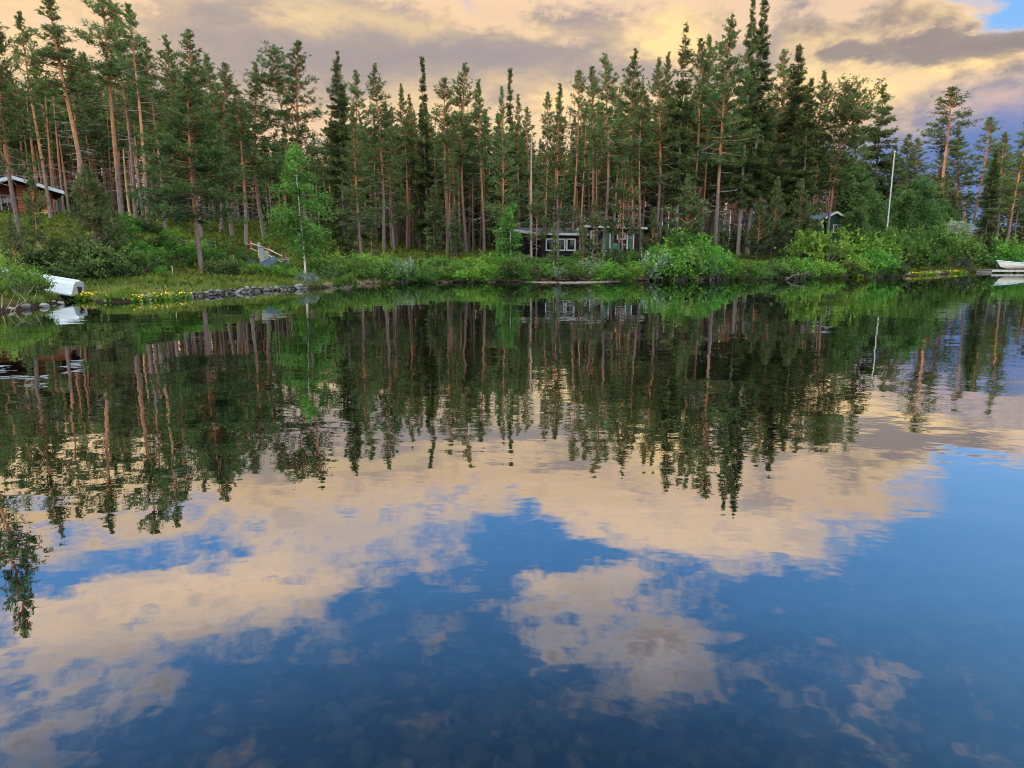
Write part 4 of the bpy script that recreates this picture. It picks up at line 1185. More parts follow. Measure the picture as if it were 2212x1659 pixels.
# --- red cabin up on the left hill
Yr = 45.0
RZ = R_(37)
pk = atY(26, 382, Yr)
def facade(px, py):
    """(along, z) on the vertical plane of the red cabin front"""
    d = ray(px, py); ca, sa = math.cos(RZ), math.sin(RZ)
    t = (pk.x * sa - pk.y * ca) / (d.x * sa - d.y * ca)
    return (d.x * t - pk.x) * ca + (d.y * t - pk.y) * sa, EYE + d.z * t
zb = gz(pk.x + 1, Yr + 1) - .1
rc = thing('red_cabin', 'red-brown log cabin with pale metal gable roof on the hill', 'cabin', (pk.x, Yr, zb), RZ)
rid = pk.z - zb; ex, eav = facade(138, 415); eav -= zb; wx = facade(119, 470)[0]
slope = (rid - eav) / ex
L = 6.5
w = MB()
def gab(y0, y1, x0, x1, mi=0):
    z = lambda x: rid - .22 - abs(x) * slope
    xs = [x0, 0, x1] if x0 < 0 < x1 else [x0, x1]
    for a, b in zip(xs[:-1], xs[1:]):
        w.hexa([(a, y0, -.4), (b, y0, -.4), (b, y1, -.4), (a, y1, -.4), (a, y0, z(a)), (b, y0, z(b)), (b, y1, z(b)), (a, y1, z(a))], mi)
xw0 = facade(40, 440)[0]
gab(1.0, 1.2, xw0, wx)                           # front wall right of the porch
gab(2.2, 2.4, -4.6, xw0 - .004)                  # porch back wall
w.box((xw0 + .1, 1.705, 1.0), (.2, .99, 2.6)); w.box((wx - .1, 1.2 + L / 2 - .5, .75), (.2, L - 1.0, 2.1))
w.build('wall', M['red_wall'], rc)
cb = MB(); cb.box((wx - .03, .95, (eav + .1) / 2 - .2), (.16, .12, eav + .3)); cb.build('corner_board', M['red_paint'], rc)
r = MB()
for sx in (-1, 1):
    xe = ex if sx > 0 else -5.6
    ze = rid - abs(xe) * slope
    pts8 = [(0, -.3, rid - .12), (xe, -.3, ze - .12), (xe, L, ze - .12), (0, L, rid - .12), (0, -.3, rid), (xe, -.3, ze), (xe, L, ze), (0, L, rid)]
    if sx < 0: pts8 = [pts8[i] for i in (1, 0, 3, 2, 5, 4, 7, 6)]
    r.hexa(pts8)
ro = r.build('roof', M['felt'], rc)
v = MB()
for sx in (-1, 1):
    xe = ex if sx > 0 else -5.6
    ze = rid - abs(xe) * slope
    pts8 = [(0, -.36, rid - .17), (xe, -.36, ze - .17), (xe, -.303, ze - .17), (0, -.303, rid - .17), (0, -.36, rid + .03), (xe, -.36, ze + .03), (xe, -.303, ze + .03), (0, -.303, rid + .03)]
    if sx < 0: pts8 = [pts8[i] for i in (1, 0, 3, 2, 5, 4, 7, 6)]
    v.hexa(pts8)
    pts8 = [(0, -.36, rid + .034), (xe, -.36, ze + .034), (xe, L, ze + .034), (0, L, rid + .034), (0, -.36, rid + .05), (xe, -.36, ze + .05), (xe, L, ze + .05), (0, L, rid + .05)]
    if sx < 0: pts8 = [pts8[i] for i in (1, 0, 3, 2, 5, 4, 7, 6)]
    v.hexa(pts8)
v.build('metal_edging', M['pale_metal'], ro)
window(rc, facade(23, 440)[0] - .1, facade(23, 440)[1] - zb, .8, 1.35, 2.15, bars=1)
building_box(pk.x - 9, pk.x + 4.5, Yr - 4, Yr + 10)

# firewood stacked against the red cabin wall
rng = np.random.default_rng(5)
logm = []
for k in range(4):
    mb = MB(); a = np.sort(rng.uniform(0, 6.28, 7)); rr = rng.uniform(.055, .075, 7)
    ring = np.stack([np.cos(a) * rr, np.zeros(7), np.sin(a) * rr], 1)
    v = np.vstack([ring, ring + [0, .42, 0], [[0, 0, 0]], [[0, .42, 0]]])
    mb.add(v, [(i, (i + 1) % 7, 7 + (i + 1) % 7, 7 + i) for i in range(7)]); mb.add(v, [((i + 1) % 7, i, 14) for i in range(7)] + [(7 + i, 7 + (i + 1) % 7, 15) for i in range(7)])
    logm.append(mb.mesh('split_log', M['log_end']))
la, lb = facade(72, 478)[0], facade(118, 478)[0]
n = 0
for row in range(5):
    for k in range(10 - (row > 3) * 3):
        q = rc.matrix_basis.copy() if False else Matrix.Translation((pk.x, Yr, 0)) @ Matrix.Rotation(RZ, 4, 'Z')
        p = q @ Vector((la + (lb - la) * (k + .5 * (row % 2) + .3) / 10.4, .45 + rng.uniform(-.04, .04), 0))
        o = link('split_log', logm[n % 4], None, (p.x, p.y, gz(p.x, p.y) + .10 + row * .118), RZ)
        tag(o, 'split firewood log with pale cut end in the stack by the red cabin', 'firewood', 'split firewood logs stacked by the red cabin'); n += 1

# --- green cabin on the right with white bargeboards
Yg = 68.0
pk, pl, pr_ = atY(1805, 459, Yg), atY(1782, 472, Yg), atY(1828, 472.5, Yg)
zb = gz(pk.x, Yg) - .2
gc = thing('green_cabin', 'dark green boarded cabin with white bargeboards and blue-grey roof', 'cabin', (pk.x, Yg, zb), R_(-4))
rid = pk.z - zb; ev = pl.z - zb; hx = (pr_.x - pl.x) / 2
w = MB()
for a, b, za, zb2 in ((-hx + .25, 0, ev + .08, rid - .08), (0, hx - .25, rid - .08, ev + .08)):
    w.hexa([(a, 0, 0), (b, 0, 0), (b, .15, 0), (a, .15, 0), (a, 0, za), (b, 0, zb2), (b, .15, zb2), (a, .15, za)])
xl = atY(1745, 480, Yg).x - pk.x
w.box(((xl - hx + .246) / 2, .575, (ev - .1) / 2), (-hx + .246 - xl, .15, ev - .1)); w.box((hx - .32, 2.65, ev / 2), (.14, 4.9, ev)); 
w.build('wall', M['green_wall'], gc)
r = MB()
r.hexa([(-hx, -.3, ev), (0, -.3, rid), (0, 5.4, rid), (-hx, 5.4, ev), (-hx, -.3, ev + .1), (0, -.3, rid + .1), (0, 5.4, rid + .1), (-hx, 5.4, ev + .1)])
r.hexa([(0, -.3, rid), (hx, -.3, ev), (hx, 5.4, ev), (0, 5.4, rid), (0, -.3, rid + .1), (hx, -.3, ev + .1), (hx, 5.4, ev + .1), (0, 5.4, rid + .1)])
r.hexa([(xl - .4, .0, ev - .06), (-hx - .01, .0, ev - .06), (-hx - .01, 3.2, rid + .05), (xl - .4, 3.2, rid + .05), (xl - .4, .0, ev + .04), (-hx - .01, .0, ev + .04), (-hx - .01, 3.2, rid + .15), (xl - .4, 3.2, rid + .15)])
ro = r.build('roof', M['blue_roof'], gc)
for sx in (-1, 1):
    f = MB()
    q = [(0, -.36, rid - .08), (sx * hx, -.36, ev - .08), (sx * hx, -.303, ev - .08), (0, -.303, rid - .08), (0, -.36, rid + .13), (sx * hx, -.36, ev + .13), (sx * hx, -.303, ev + .13), (0, -.303, rid + .13)]
    if sx < 0: q = [q[i] for i in (1, 0, 3, 2, 5, 4, 7, 6)]
    f.hexa(q); f.build('bargeboard', M['white_paint'], ro)
dk = MB(); dk.box(((xl - hx) / 2 - .2, .46, ev - .32), (-hx - xl + .3, .08, .42)); dk.build('eave_board', M['dark'], gc)
xd = atY(1761, 510, Yg).x - pk.x
door(gc, xd, .3, .95, 2.0, .48)
window(gc, .25, ev - .95, .8, .8, -.02, bars=1)
building_box(pk.x - 4, pk.x + 2.5, Yg - 2, Yg + 6)

# --- dark cabin with a capped chimney
Yd = 64.0
pv0, pv1 = atY(1622, 475, Yd), atY(1662, 455, Yd)
zb = gz(pv1.x, Yd) - .2
dc = thing('dark_cabin', 'black cabin behind young pines with pale roof edge and capped chimney', 'cabin', (pv1.x, Yd, zb), 0)
rid = pv1.z - zb; ev = pv0.z - zb; hx = pv1.x - pv0.x
w = MB()
for a, b, za, zb2 in ((-hx + .3, 0, ev + .02, rid - .12), (0, hx - .3, rid - .12, ev + .02)):
    w.hexa([(a, 0, 0), (b, 0, 0), (b, .15, 0), (a, .15, 0), (a, 0, za), (b, 0, zb2), (b, .15, zb2), (a, .15, za)])
w.build('wall', M['black_wall'], dc)
r = MB()
for sx in (-1, 1):
    q = [(0, -.4, rid - .1), (sx * hx, -.4, ev - .1), (sx * hx, 5, ev - .1), (0, 5, rid - .1), (0, -.4, rid), (sx * hx, -.4, ev), (sx * hx, 5, ev), (0, 5, rid)]
    if sx < 0: q = [q[i] for i in (1, 0, 3, 2, 5, 4, 7, 6)]
    r.hexa(q)
ro = r.build('roof', M['felt'], dc)
f = MB(); sx = -1
q = [(-.55, -.46, rid - .30), (sx * hx, -.46, ev - .16), (sx * hx, -.403, ev - .16), (-.55, -.403, rid - .30), (-.55, -.46, rid - .06), (sx * hx, -.46, ev + .06), (sx * hx, -.403, ev + .06), (-.55, -.403, rid - .06)]
f.hexa([q[i] for i in (1, 0, 3, 2, 5, 4, 7, 6)]); f.build('bargeboard', M['white_paint'], ro)
chm = MB(); chm.box((.1, .8, rid + .02), (.42, .42, .62)); chx = chm.build('chimney', M['dark'], ro)
cap = MB(); cap.hexa([(-.2, .5, rid + .334), (.4, .5, rid + .334), (.4, 1.1, rid + .334), (-.2, 1.1, rid + .334), (-.12, .58, rid + .46), (.30, .58, rid + .42), (.30, 1.0, rid + .42), (-.12, 1.0, rid + .46)]); cap.build('chimney_cap', M['white_paint'], ro)
building_box(pv1.x - 3, pv1.x + 3, Yd - 2, Yd + 6)

# --- blue-roofed cabin far right
Yb = 84.0
a0, a1 = atY(2062, 502, Yb), atY(2122, 502, Yb)
zb = gz(a0.x, Yb) - .3
bc = thing('brown_cabin', 'small brown cabin with blue-grey roof beyond the whitish tree', 'cabin', (a0.x, Yb, zb), 0)
ev = a0.z - zb; Wd = a1.x - a0.x; rid = atY(2090, 485, Yb + 2.2).z - zb
w = MB(); w.box((Wd / 2, .08, ev / 2), (Wd, .16, ev)); w.box((.08, 2.2, ev / 2), (.16, 4.06, ev)); w.box((Wd - .08, 2.2, ev / 2), (.16, 4.06, ev)); w.build('wall', M['brown_wall'], bc)
r = MB(); r.hexa([(-.3, -.4, ev - .03), (Wd + .3, -.4, ev - .03), (Wd + .3, 2.2, rid), (-.3, 2.2, rid), (-.3, -.4, ev + .07), (Wd + .3, -.4, ev + .07), (Wd + .3, 2.2, rid + .1), (-.3, 2.2, rid + .1)])
r.hexa([(-.3, 2.2, rid), (Wd + .3, 2.2, rid), (Wd + .3, 4.8, ev - .03), (-.3, 4.8, ev - .03), (-.3, 2.2, rid + .1), (Wd + .3, 2.2, rid + .1), (Wd + .3, 4.8, ev + .07), (-.3, 4.8, ev + .07)])
r.build('roof', M['blue_roof'], bc)
window(bc, Wd * .35, ev - 1.0, .9, .8, -.02)
building_box(a0.x - 1, a1.x + 1, Yb - 2, Yb + 6)

# ------------------------------------------------------------------ flagpole
pf = atY(1932.5, 330, 72); z0 = gz(pf.x, 72)
fp = thing('flagpole', 'tall white flagpole rising among the birches', 'flagpole', (pf.x, 72, z0), 0)
hp = pf.z - z0
m_ = MB(); m_.tube([(0, 0, 0), (0, 0, hp * .5), (0, 0, hp)], [.075, .06, .045], 12); m_.build('pole', M['white_paint'], fp, True)
m_ = MB(); th = np.linspace(0, math.pi, 8); m_.tube([(0, 0, hp + .10 - .10 * math.cos(t)) for t in th], [max(.004, .11 * math.sin(t)) for t in th], 10); m_.build('finial', M['white_paint'], fp, True)
m_ = MB(); m_.tube([(.11, 0, 1.2), (.09, 0, hp - .1)], .006, 4); m_.build('halyard', M['white_paint'], fp)

# ------------------------------------------------------------------ dock and white boat on the right
pd = atY(2109, 588, 64)
dx1 = 24.0
dk = thing('dock', 'low grey plank dock under the white boat', 'dock', (pd.x, 62.0, 0), R_(1))
m_ = MB(); m_.box((dx1 / 2, 1.0, .24), (dx1, 2.0, .06)); m_.build('deck', M['plank'], dk)
m_ = MB(); m_.box((dx1 / 2, -.035, .20), (dx1, .06, .18)); m_.build('edge_beam', M['grey_wood'], dk)
m_ = MB(); m_.box((.035, 1.0, .10), (.07, 1.9, .18)); m_.build('end_beam', M['grey_wood'], dk)
for xx in np.arange(.8, dx1, 2.6):
    for yy in (.25, 1.75):
        m_ = MB(); m_.tube([(xx, yy, -1.6), (xx, yy, .20)], .07, 7); m_.build('post', M['dark'], dk)

def hull(L, W, H, bow_rise, keel, mats, n=28):
    """open rowing boat, bow at local -x: lofted outer and inner skins, transom, gunwale, thwarts"""
    mb = MB(); rows_o, rows_i = [], []
    s = np.linspace(0, 1, n)
    for t in s:
        x = L * t
        half = W / 2 * (1 - (1 - min(1, t / .62)) ** 2.1) * (1 - .14 * max(0, (t - .6) / .4) ** 2) + .012
        zg = H + bow_rise * (1 - t) ** 2.6
        zk = keel * (1 - min(1, t / .26)) ** 2.2 + .02
        xo = x - 0 
        th = np.linspace(-math.pi / 2, math.pi / 2, 17)
        prof = np.abs(np.cos(th)) ** .55
        yy = half * np.sign(th) * np.abs(np.sin(th)) ** .62 if False else half * np.sign(th) * (1 - (1 - np.abs(th) / (math.pi / 2)) ** 1.9)
        zz = zk + (zg - zk) * (np.abs(th) / (math.pi / 2)) ** 1.75
        rake = .42 * (1 - t) ** 6 * ((zz - zk) / max(.05, zg - zk))
        rows_o.append(np.stack([np.full(17, x) - rake, yy, zz], 1))
        rows_i.append(np.stack([np.full(17, x) - rake * .9 + (.03 if t < .5 else -.03 * t), yy * .93, np.minimum(zz + .05, zg)], 1))
    A = np.array(rows_o); B = np.array(rows_i)
    ix = lambda i, k: i * 17 + k
    f = [(ix(i, k), ix(i + 1, k), ix(i + 1, k + 1), ix(i, k + 1)) for i in range(n - 1) for k in range(16)]
    mb.add(A.reshape(-1, 3), f)
    mb.add(B.reshape(-1, 3), [q[::-1] for q in f], 1)
    tr = np.vstack([A[-1], [[L, 0, A[-1][0][2]]]])
    mb.add(tr, [(k, k + 1, 17) for k in range(16)])
    tr = np.vstack([B[-1] + [-.0, 0, 0], [[B[-1][0][0], 0, B[-1][0][2]]]])
    mb.add(tr, [(k + 1, k, 17) for k in range(16)], 1)
    return mb, A

pb0, pb1 = atY(2152.7, 563, 63.2), atY(2162, 579.5, 63.2)
bt = thing('rowing_boat', 'open white rowing boat with pale blue gunwale lying on the dock', 'boat', (pb0.x + .35, 63.1, .29), R_(3))
mb, A = hull(4.6, 1.5, .46, .34, .22, None)
mb.build('hull', [M['hull_cream'], M['hull_white']], bt, True)
gw = MB()
for side in (0, 16):
    gw.tube(A[:, side] + [0, 0, .01], .045, 6)
gw.tube([A[-1][0] + [0, 0, .01], A[-1][16] + [0, 0, .01]], .045, 6)
gw.build('gunwale', M['blue_trim'], bt, True)
for xx, ww in ((1.5, 1.2), (2.7, 1.36), (3.9, 1.3)):
    m_ = MB(); m_.box((xx, 0, .40), (.26, ww - .1, .03)); m_.build('thwart', M['hull_white'], bt)
st = thing('boat_cradle', 'dark trestle propping the white boat on the dock', 'trestle', (pb0.x + 2.9, 62.45, .275), 0)
m_ = MB(); m_.tube([(-.18, 0, 0), (.18, 0, .42)], .03, 6); m_.tube([(.18, .08, 0), (-.18, .08, .42)], .03, 6); m_.tube([(-.3, .04, .43), (.3, .04, .43)], .03, 6); m_.build('frame', M['dark'], st)
rp = MB(); rp.tube([(pb0.x - .02, 63.0, .95), (pb0.x - .15, 62.9, .6), (pb0.x + .05, 62.75, .32), (pb0.x - .6, 62.6, .285), (pb0.x - .9, 62.4, .285)], .018, 5)
tag(rp.build('mooring_rope', M['blue_wood']), 'faded blue mooring rope hanging from the boat bow to the dock', 'rope')

# ------------------------------------------------------------------ upturned white boat on the left bank
Yl = 26.0
s0 = atY(166, 620, Yl)
ub = thing('upturned_boat', 'white boat lying bottom up on the left bank, transom to the water', 'boat', (s0.x, Yl, .13), R_(176))
ub.rotation_euler = (R_(2), R_(-11.5), R_(197))
n = 26; mb = MB(); Lb, Wb, Hb = 4.8, 1.6, .55
rows = []
for t in np.linspace(0, 1, n):
    x = Lb * t
    tap = 1 - .9 * max(0, (t - .45) / .55) ** 2.2
    hw, hb = Wb / 2 * tap + .01, Wb / 2 * .72 * tap + .006
    zt = Hb * (1 - .25 * max(0, (t - .5) / .5) ** 2)
    rows.append([(x, -hw, 0), (x, -hw - .03, .03), (x, -hw - .03, .08), (x, -hw + .02, .10), (x, -hb - .09 * tap, zt * .78), (x, -hb, zt * .86), (x, -hb * .9, zt * .98), (x, -.06 * tap, zt), (x, -.05 * tap, zt + .05), (x, .05 * tap, zt + .05), (x, .06 * tap, zt), (x, hb * .9, zt * .98), (x, hb, zt * .86), (x, hb + .09 * tap, zt * .78), (x, hw - .02, .10), (x, hw + .03, .08), (x, hw + .03, .03), (x, hw, 0)])
A = np.array(rows); K = A.shape[1]
mb.add(A.reshape(-1, 3), [(i * K + k, i * K + k + 1, (i + 1) * K + k + 1, (i + 1) * K + k) for i in range(n - 1) for k in range(K - 1)])
mb.fan(A[0][::-1], 0, .5)
mb.build('hull', M['hull_white'], ub)
m_ = MB(); m_.box((-.03, 0.1, .33), (.05, .30, .05)); m_.box((-.05, 0.0, .22), (.09, .10, .26)); m_.build('motor_bracket', M['dark'], ub)

# ------------------------------------------------------------------ fence, posts, box and blue trough on the left
def rail(mb, a, b, r=.028, sag=.03):
    a, b = np.array(a), np.array(b); s = np.linspace(0, 1, 6)[:, None]
    mb.tube(a + (b - a) * s - np.array([0, 0, sag]) * (4 * s * (1 - s)), [r, r, r * .95, r * .9, r * .8, r * .7], 6)
fpts = [(516, 519, 537, 46), (542, 519, 546, 43.5), (559, 524, 561, 41.5), (581, 532, 567, 39.5), (612, 548, 575, 37.5)]
fn = thing('rail_fence', 'rail fence of pale poles on red-brown posts left of the birch', 'fence', tuple(T_(atY(559, 560, 41.5))), 0)
off = np.array(fn.location)
P_ = []
for i, (x, yt, yb, Y) in enumerate(fpts):
    a, b = T_(atY(x, yt, Y)), T_(atY(x, yb, Y)); b[0] = a[0]; b[2] = gz(a[0], Y) - .15
    m_ = MB(); m_.tube([b - off, a - off], [.085, .075], 7); m_.build('post', M['grey_wood'] if i == 2 else M['red_post'], fn)
    P_.append((a, b))
for lo in (.16, .95 - .45):
    for i in range(len(P_) - 1):
        m_ = MB(); z_ = np.array([0, -.1, -lo]); rail(m_, P_[i][0] + z_ - off, P_[i + 1][0] + z_ + [.3, 0, -.1] - off); m_.build('rail', M['grey_wood'], fn)
fn2 = thing('rail_fence', 'long weathered rail fence behind the trunks of the left hill', 'fence', tuple(T_(atY(350, 505, 49))), 0)
off = np.array(fn2.location)
tp = [(245, 491, 47), (300, 494, 48), (350, 498, 49), (400, 500.5, 49.5), (440, 501.5, 49.5), (475, 502.5, 49)]
for i in range(len(tp)):
    a = T_(atY(*tp[i])); b = a.copy(); b[2] = gz(a[0], a[1]) - .1
    m_ = MB(); m_.tube([b - off, a + [0, 0, .12] - off], [.06, .05], 6); m_.build('post', M['grey_wood'], fn2)
    if i:
        for lo in (0, .32):
            m_ = MB(); q0 = T_(atY(*tp[i - 1])); rail(m_, q0 - [0, .08, lo] - off, a - [0, .08, lo] - off, .03, .02); m_.build('rail', M['grey_wood'], fn2)
q = atY(565.5, 552, 38.2); zq = gz(q.x, q.y)
o = thing('meter_cabinet', 'pale upright cabinet post with sloped cap standing at the rail fence', 'cabinet', (q.x, q.y, zq), R_(8))
hh = atY(565, 535, 38.2).z - zq
m_ = MB(); m_.box((0, 0, hh / 2), (.22, .18, hh)); m_.build('body', M['grey_white'], o)
m_ = MB(); m_.hexa([(-.14, -.12, hh + .003), (.14, -.12, hh + .003), (.14, .12, hh + .003), (-.14, .12, hh + .003), (-.14, -.12, hh + .04), (.14, -.12, hh + .06), (.14, .12, hh + .06), (-.14, .12, hh + .04)]); m_.build('cap', M['blue_wood'], o)
q = atY(575.5, 560, 38.6); zq = gz(q.x, q.y)
hh = atY(575, 541, 38.6).z - zq
m_ = MB(); m_.hexa([(-.16, -.03, 0), (.16, -.03, 0), (.16, .03, 0), (-.16, .03, 0), (-.17, .1, hh), (.09, .1, hh - .02), (.09, .16, hh - .02), (-.17, .16, hh)])
m_.box((0, .16, hh * .45), (.05, .08, hh * .8))
o = m_.build('leaning_board', M['lichen'])
o.location = (q.x, q.y, zq); tag(o, 'lichen-grey board leaning between the pale cabinet and a red post', 'board')
q = atY(580, 580, 36.6); zq = gz(q.x, q.y)
o = thing('water_trough', 'faded blue wooden trough tilted among the bushes below the fence', 'trough', (q.x, q.y, zq + .42), R_(12))
o.rotation_euler = (R_(18), R_(-24), R_(10))
m_ = MB(); m_.box((0, 0, .02), (.95, .40, .03)); m_.build('bottom', M['blue_wood'], o)
for sy in (-1, 1):
    m_ = MB(); m_.box((0, sy * .215, .10), (.95, .03, .24)); m_.build('side_board', M['blue_wood'], o)
for sx in (-1, 1):
    m_ = MB(); m_.box((sx * .49, 0, .10), (.03, .46, .24)); m_.build('end_board', M['blue_wood'], o)
q = atY(606, 575, 36.8); zq = gz(q.x, q.y)
o = thing('sawhorse', 'pale grey sawhorse frame poking out of the bushes by the last fence post', 'sawhorse', (q.x, q.y, zq), R_(30))
hh = atY(604, 560, 36.8).z - zq
m_ = MB(); m_.tube([(-.45, 0, hh), (.5, 0, hh - .03)], .05, 6); m_.build('beam', M['lichen'], o)
for sx in (-.35, .4):
    for sy in (-1, 1):
        m_ = MB(); m_.tube([(sx, 0, hh - .02), (sx + .1 * (1 if sx > 0 else -1), sy * .28, 0)], .035, 5); m_.build('leg', M['lichen'], o)
for x, yt, yb, Y, lab in ((370.5, 574, 610, 31.5, 'thin pale wooden stake upright in the grass above the stone bank'), (439, 561, 575, 35, 'short pale stick in the shrubs right of the near pine'),
                          (503, 550, 566, 38, 'short white stake on the mossy knoll left of the cabinet')):
    a = atY(x, yt, Y); z0 = gz(a.x, Y)
    m_ = MB(); m_.tube([(0, 0, -.1), (.02, 0, a.z - z0)], [.028, .022], 6)
    o = m_.build('stake', M['straw']); o.location = (a.x, Y, z0); tag(o, lab, 'stake')

# ------------------------------------------------------------------ stones
rng = np.random.default_rng(21)
rock_me = []
for k in range(9):
    v, f = rock_verts(rng, 1, rng.uniform(.7, 1), rng.uniform(.55, .85), .22, 2)
    rock_me.append(MB().add(v, f).mesh('rock', M['stone'], False))
def rock(p, s, label, group=None, k=None):
    o = link('rock', rock_me[rng.integers(9) if k is None else k], None, p, 0, (s * rng.uniform(.85, 1.3), s * rng.uniform(.8, 1.1), s * rng.uniform(.75, 1.0)))
    o.rotation_euler = (rng.uniform(-.3, .3), rng.uniform(-.3, .3), rng.uniform(0, 6.28))
    return tag(o, label, 'rock', group)
sw = [at(px, py) for px, py in ((300, 651), (330, 648), (380, 644), (430, 640), (480, 636), (520, 632), (560, 629.5), (600, 627), (640, 625), (664, 624))]
sx = [p.x for p in sw]; sy = [p.y for p in sw]; u = np.linspace(0, 1, len(sw))
for k in range(150):
    t = (k % 75 + rng.uniform(-.4, .4)) / 74.5; row = k // 75
    x, y = np.interp(t, u, sx), np.interp(t, u, sy)
    s = rng.uniform(.045, .12) * (1.0 + .5 * rng.random() ** 2)
    rock((x + rng.normal() * .06, y + .02 + row * .14 + rng.normal() * .06, .03 + row * .12 + rng.normal() * .03), s, 'grey stone packed in the low stone bank at the water edge', 'stones of the bank under the near pine')
for px, py, s, lab in ((52, 668, .20, 'big rounded boulder in the water below the left bush'), (92, 664, .12, 'dark stone beside the big rounded boulder'), (124, 650, .14, 'mottled stone at the inlet in front of the white boat'), (128, 658, .11, 'low wet stone standing in the inlet water'),
                       (12, 672, .13, 'small stone among dead reeds at the left frame edge'), (112, 655, .10, 'small stone between the boulder and the inlet'), (1105, 606, .36, 'single pale boulder at the water edge left of the sand bar'),
                       (954, 607, .3, 'pale stone at the far water edge under the lacy spruce'), (708, 620, .26, 'flat mossy stone right of the grey willow'), (722, 617, .22, 'low flat stone at the tip of the mossy point'), (1088, 608, .2, 'small brown stone left of the pale boulder')):
    p = at(px, py); rock((p.x, p.y + .1, .06), s, lab, None)

# ------------------------------------------------------------------ bushes on the bank
def bush(key, px, pb_y, w, h, label, name='bush', cat='bush', group=None, Y=None):
    """w, h in picture units at its own distance; pb_y where its foot meets the ground"""
    if Y is None:
        p = at(px, pb_y, .25); Y = p.y
    p = atY(px, pb_y, Y)
    wm, hm = w / FP * Y, h / FP * Y
    ph = PROTO[key][0]
    z = max(gz(p.x, Y), .03) - .05
    wide = (wm / 2.2) / (hm / ph)
    return plant(key, name, cat, label, (p.x, Y, z), hm, None, group, max(wide, .9))
WB = dict(name='willow_bush', cat='willow bush')
LBU = dict(name='leafy_bush', cat='bush')
JB = dict(name='juniper_bush', cat='juniper')
GW = dict(name='grey_willow', cat='willow bush')
bl = [
 ('near_bush', 34, 652, 98, 94, 'bright green bush hiding the bow half of the upturned boat', WB, 23.0),
 ('bright2', 44, 600, 30, 62, 'yellow-green shoot sticking up above the left bush', WB, 24.0),
 # dark thicket on the hill slope
 ('dark0', 20, 545, 120, 66, 'dark juniper thicket below the red cabin window', JB, 29.0),
 ('dark1', 100, 545, 110, 46, 'dark juniper below the firewood stack', JB, 31.0),
 ('dark2', 165, 560, 110, 68, 'dark juniper right of the firewood slope', JB, 31.5),
 ('dark0', 90, 588, 120, 52, 'low dark juniper directly above the upturned boat', JB, 28.5),
 ('dark1', 215, 600, 110, 76, 'brownish dark juniper above the yellow flowers', JB, 30.5),
 ('dark2', 262, 608, 80, 60, 'dark juniper clump above the start of the stone bank', JB, 30.5),
 ('bright0', 300, 590, 76, 52, 'fresh green bush below the straight bare-trunked pine', LBU, 33.5),
 ('green0', 330, 604, 64, 50, 'green bush above the stones left of the pale stake', LBU, 31.8),
 ('bright1', 392, 586, 84, 52, 'fresh green bush left of the near pine trunk', LBU, 34.5),
 ('bright2', 352, 612, 34, 26, 'small light green bush at the foot of the pale stake', LBU, 31.0),
 ('green1', 455, 590, 66, 50, 'green bush right of the near pine trunk', LBU, 35.0),
 ('dark0', 480, 606, 60, 44, 'dark low juniper between near pine and fence knoll', JB, 33.6),
 ('green2', 262, 560, 60, 46, 'green bush behind the dark juniper clump', LBU, 36.0),
 ('green0', 500, 603, 46, 30, 'green bush at the start of the shrub row below the fence', LBU, 35.0),
 ('grey1', 545, 580, 34, 22, 'small grey-leaved willow left of the blue trough', GW, 36.6),
 ('bright0', 550, 604, 60, 28, 'fresh green bush below the blue trough', LBU, 35.2),
 ('bright1', 610, 606, 60, 38, 'fresh green bush between trough and white birch trunk', LBU, 35.4),
 ('grey0', 660, 609, 56, 30, 'silvery grey willow spilling over the stones beside the birch foot', GW, 34.8),
 ('green1', 705, 606, 66, 56, 'green bush right of the birch', LBU, 38.0),
 ('green2', 735, 590, 70, 52, 'green bush under the dark dense spruce', LBU, 41.0),
 ('green0', 750, 612, 50, 36, 'shoreline bush at the tip of the mossy point', WB, None),
]
for key, px, py, w, h, lab, kw, Y in bl:
    bush(key, px, py, w, h, lab, Y=Y, **kw)
rs2 = random.Random(9)
# the continuous shoreline belt from the spruce to the birches
belt = [(770, 612), (900, 611), (1000, 610), (1106, 609), (1200, 608.5), (1300, 608), (1400, 606), (1500, 605), (1600, 604), (1740, 601), (1850, 599), (1925, 597)]
bx = [b[0] for b in belt]; by = [b[1] for b in belt]
def zone(px):
    return ('between the dark spruce and the lacy spruce' if px < 920 else 'left of the pale boulder' if px < 1105 else 'in front of the low black cabin' if px < 1265 else
            'in front of the green cabin doors' if px < 1420 else 'under the grey-stemmed spruce' if px < 1560 else 'below the twin spires' if px < 1690 else 'below the green cabin' if px < 1830 else 'by the yellow flowers under the flagpole')
def env(px):      # how tall the belt stands above the waterline in the picture
    return np.interp(px, [770, 850, 930, 1000, 1060, 1106, 1200, 1260, 1330, 1400, 1450, 1480, 1530, 1570, 1600, 1640, 1690, 1740, 1790, 1830, 1870, 1930], [64, 60, 48, 52, 64, 58, 46, 50, 62, 66, 76, 82, 70, 62, 44, 38, 50, 66, 50, 52, 66, 50])
px = 772
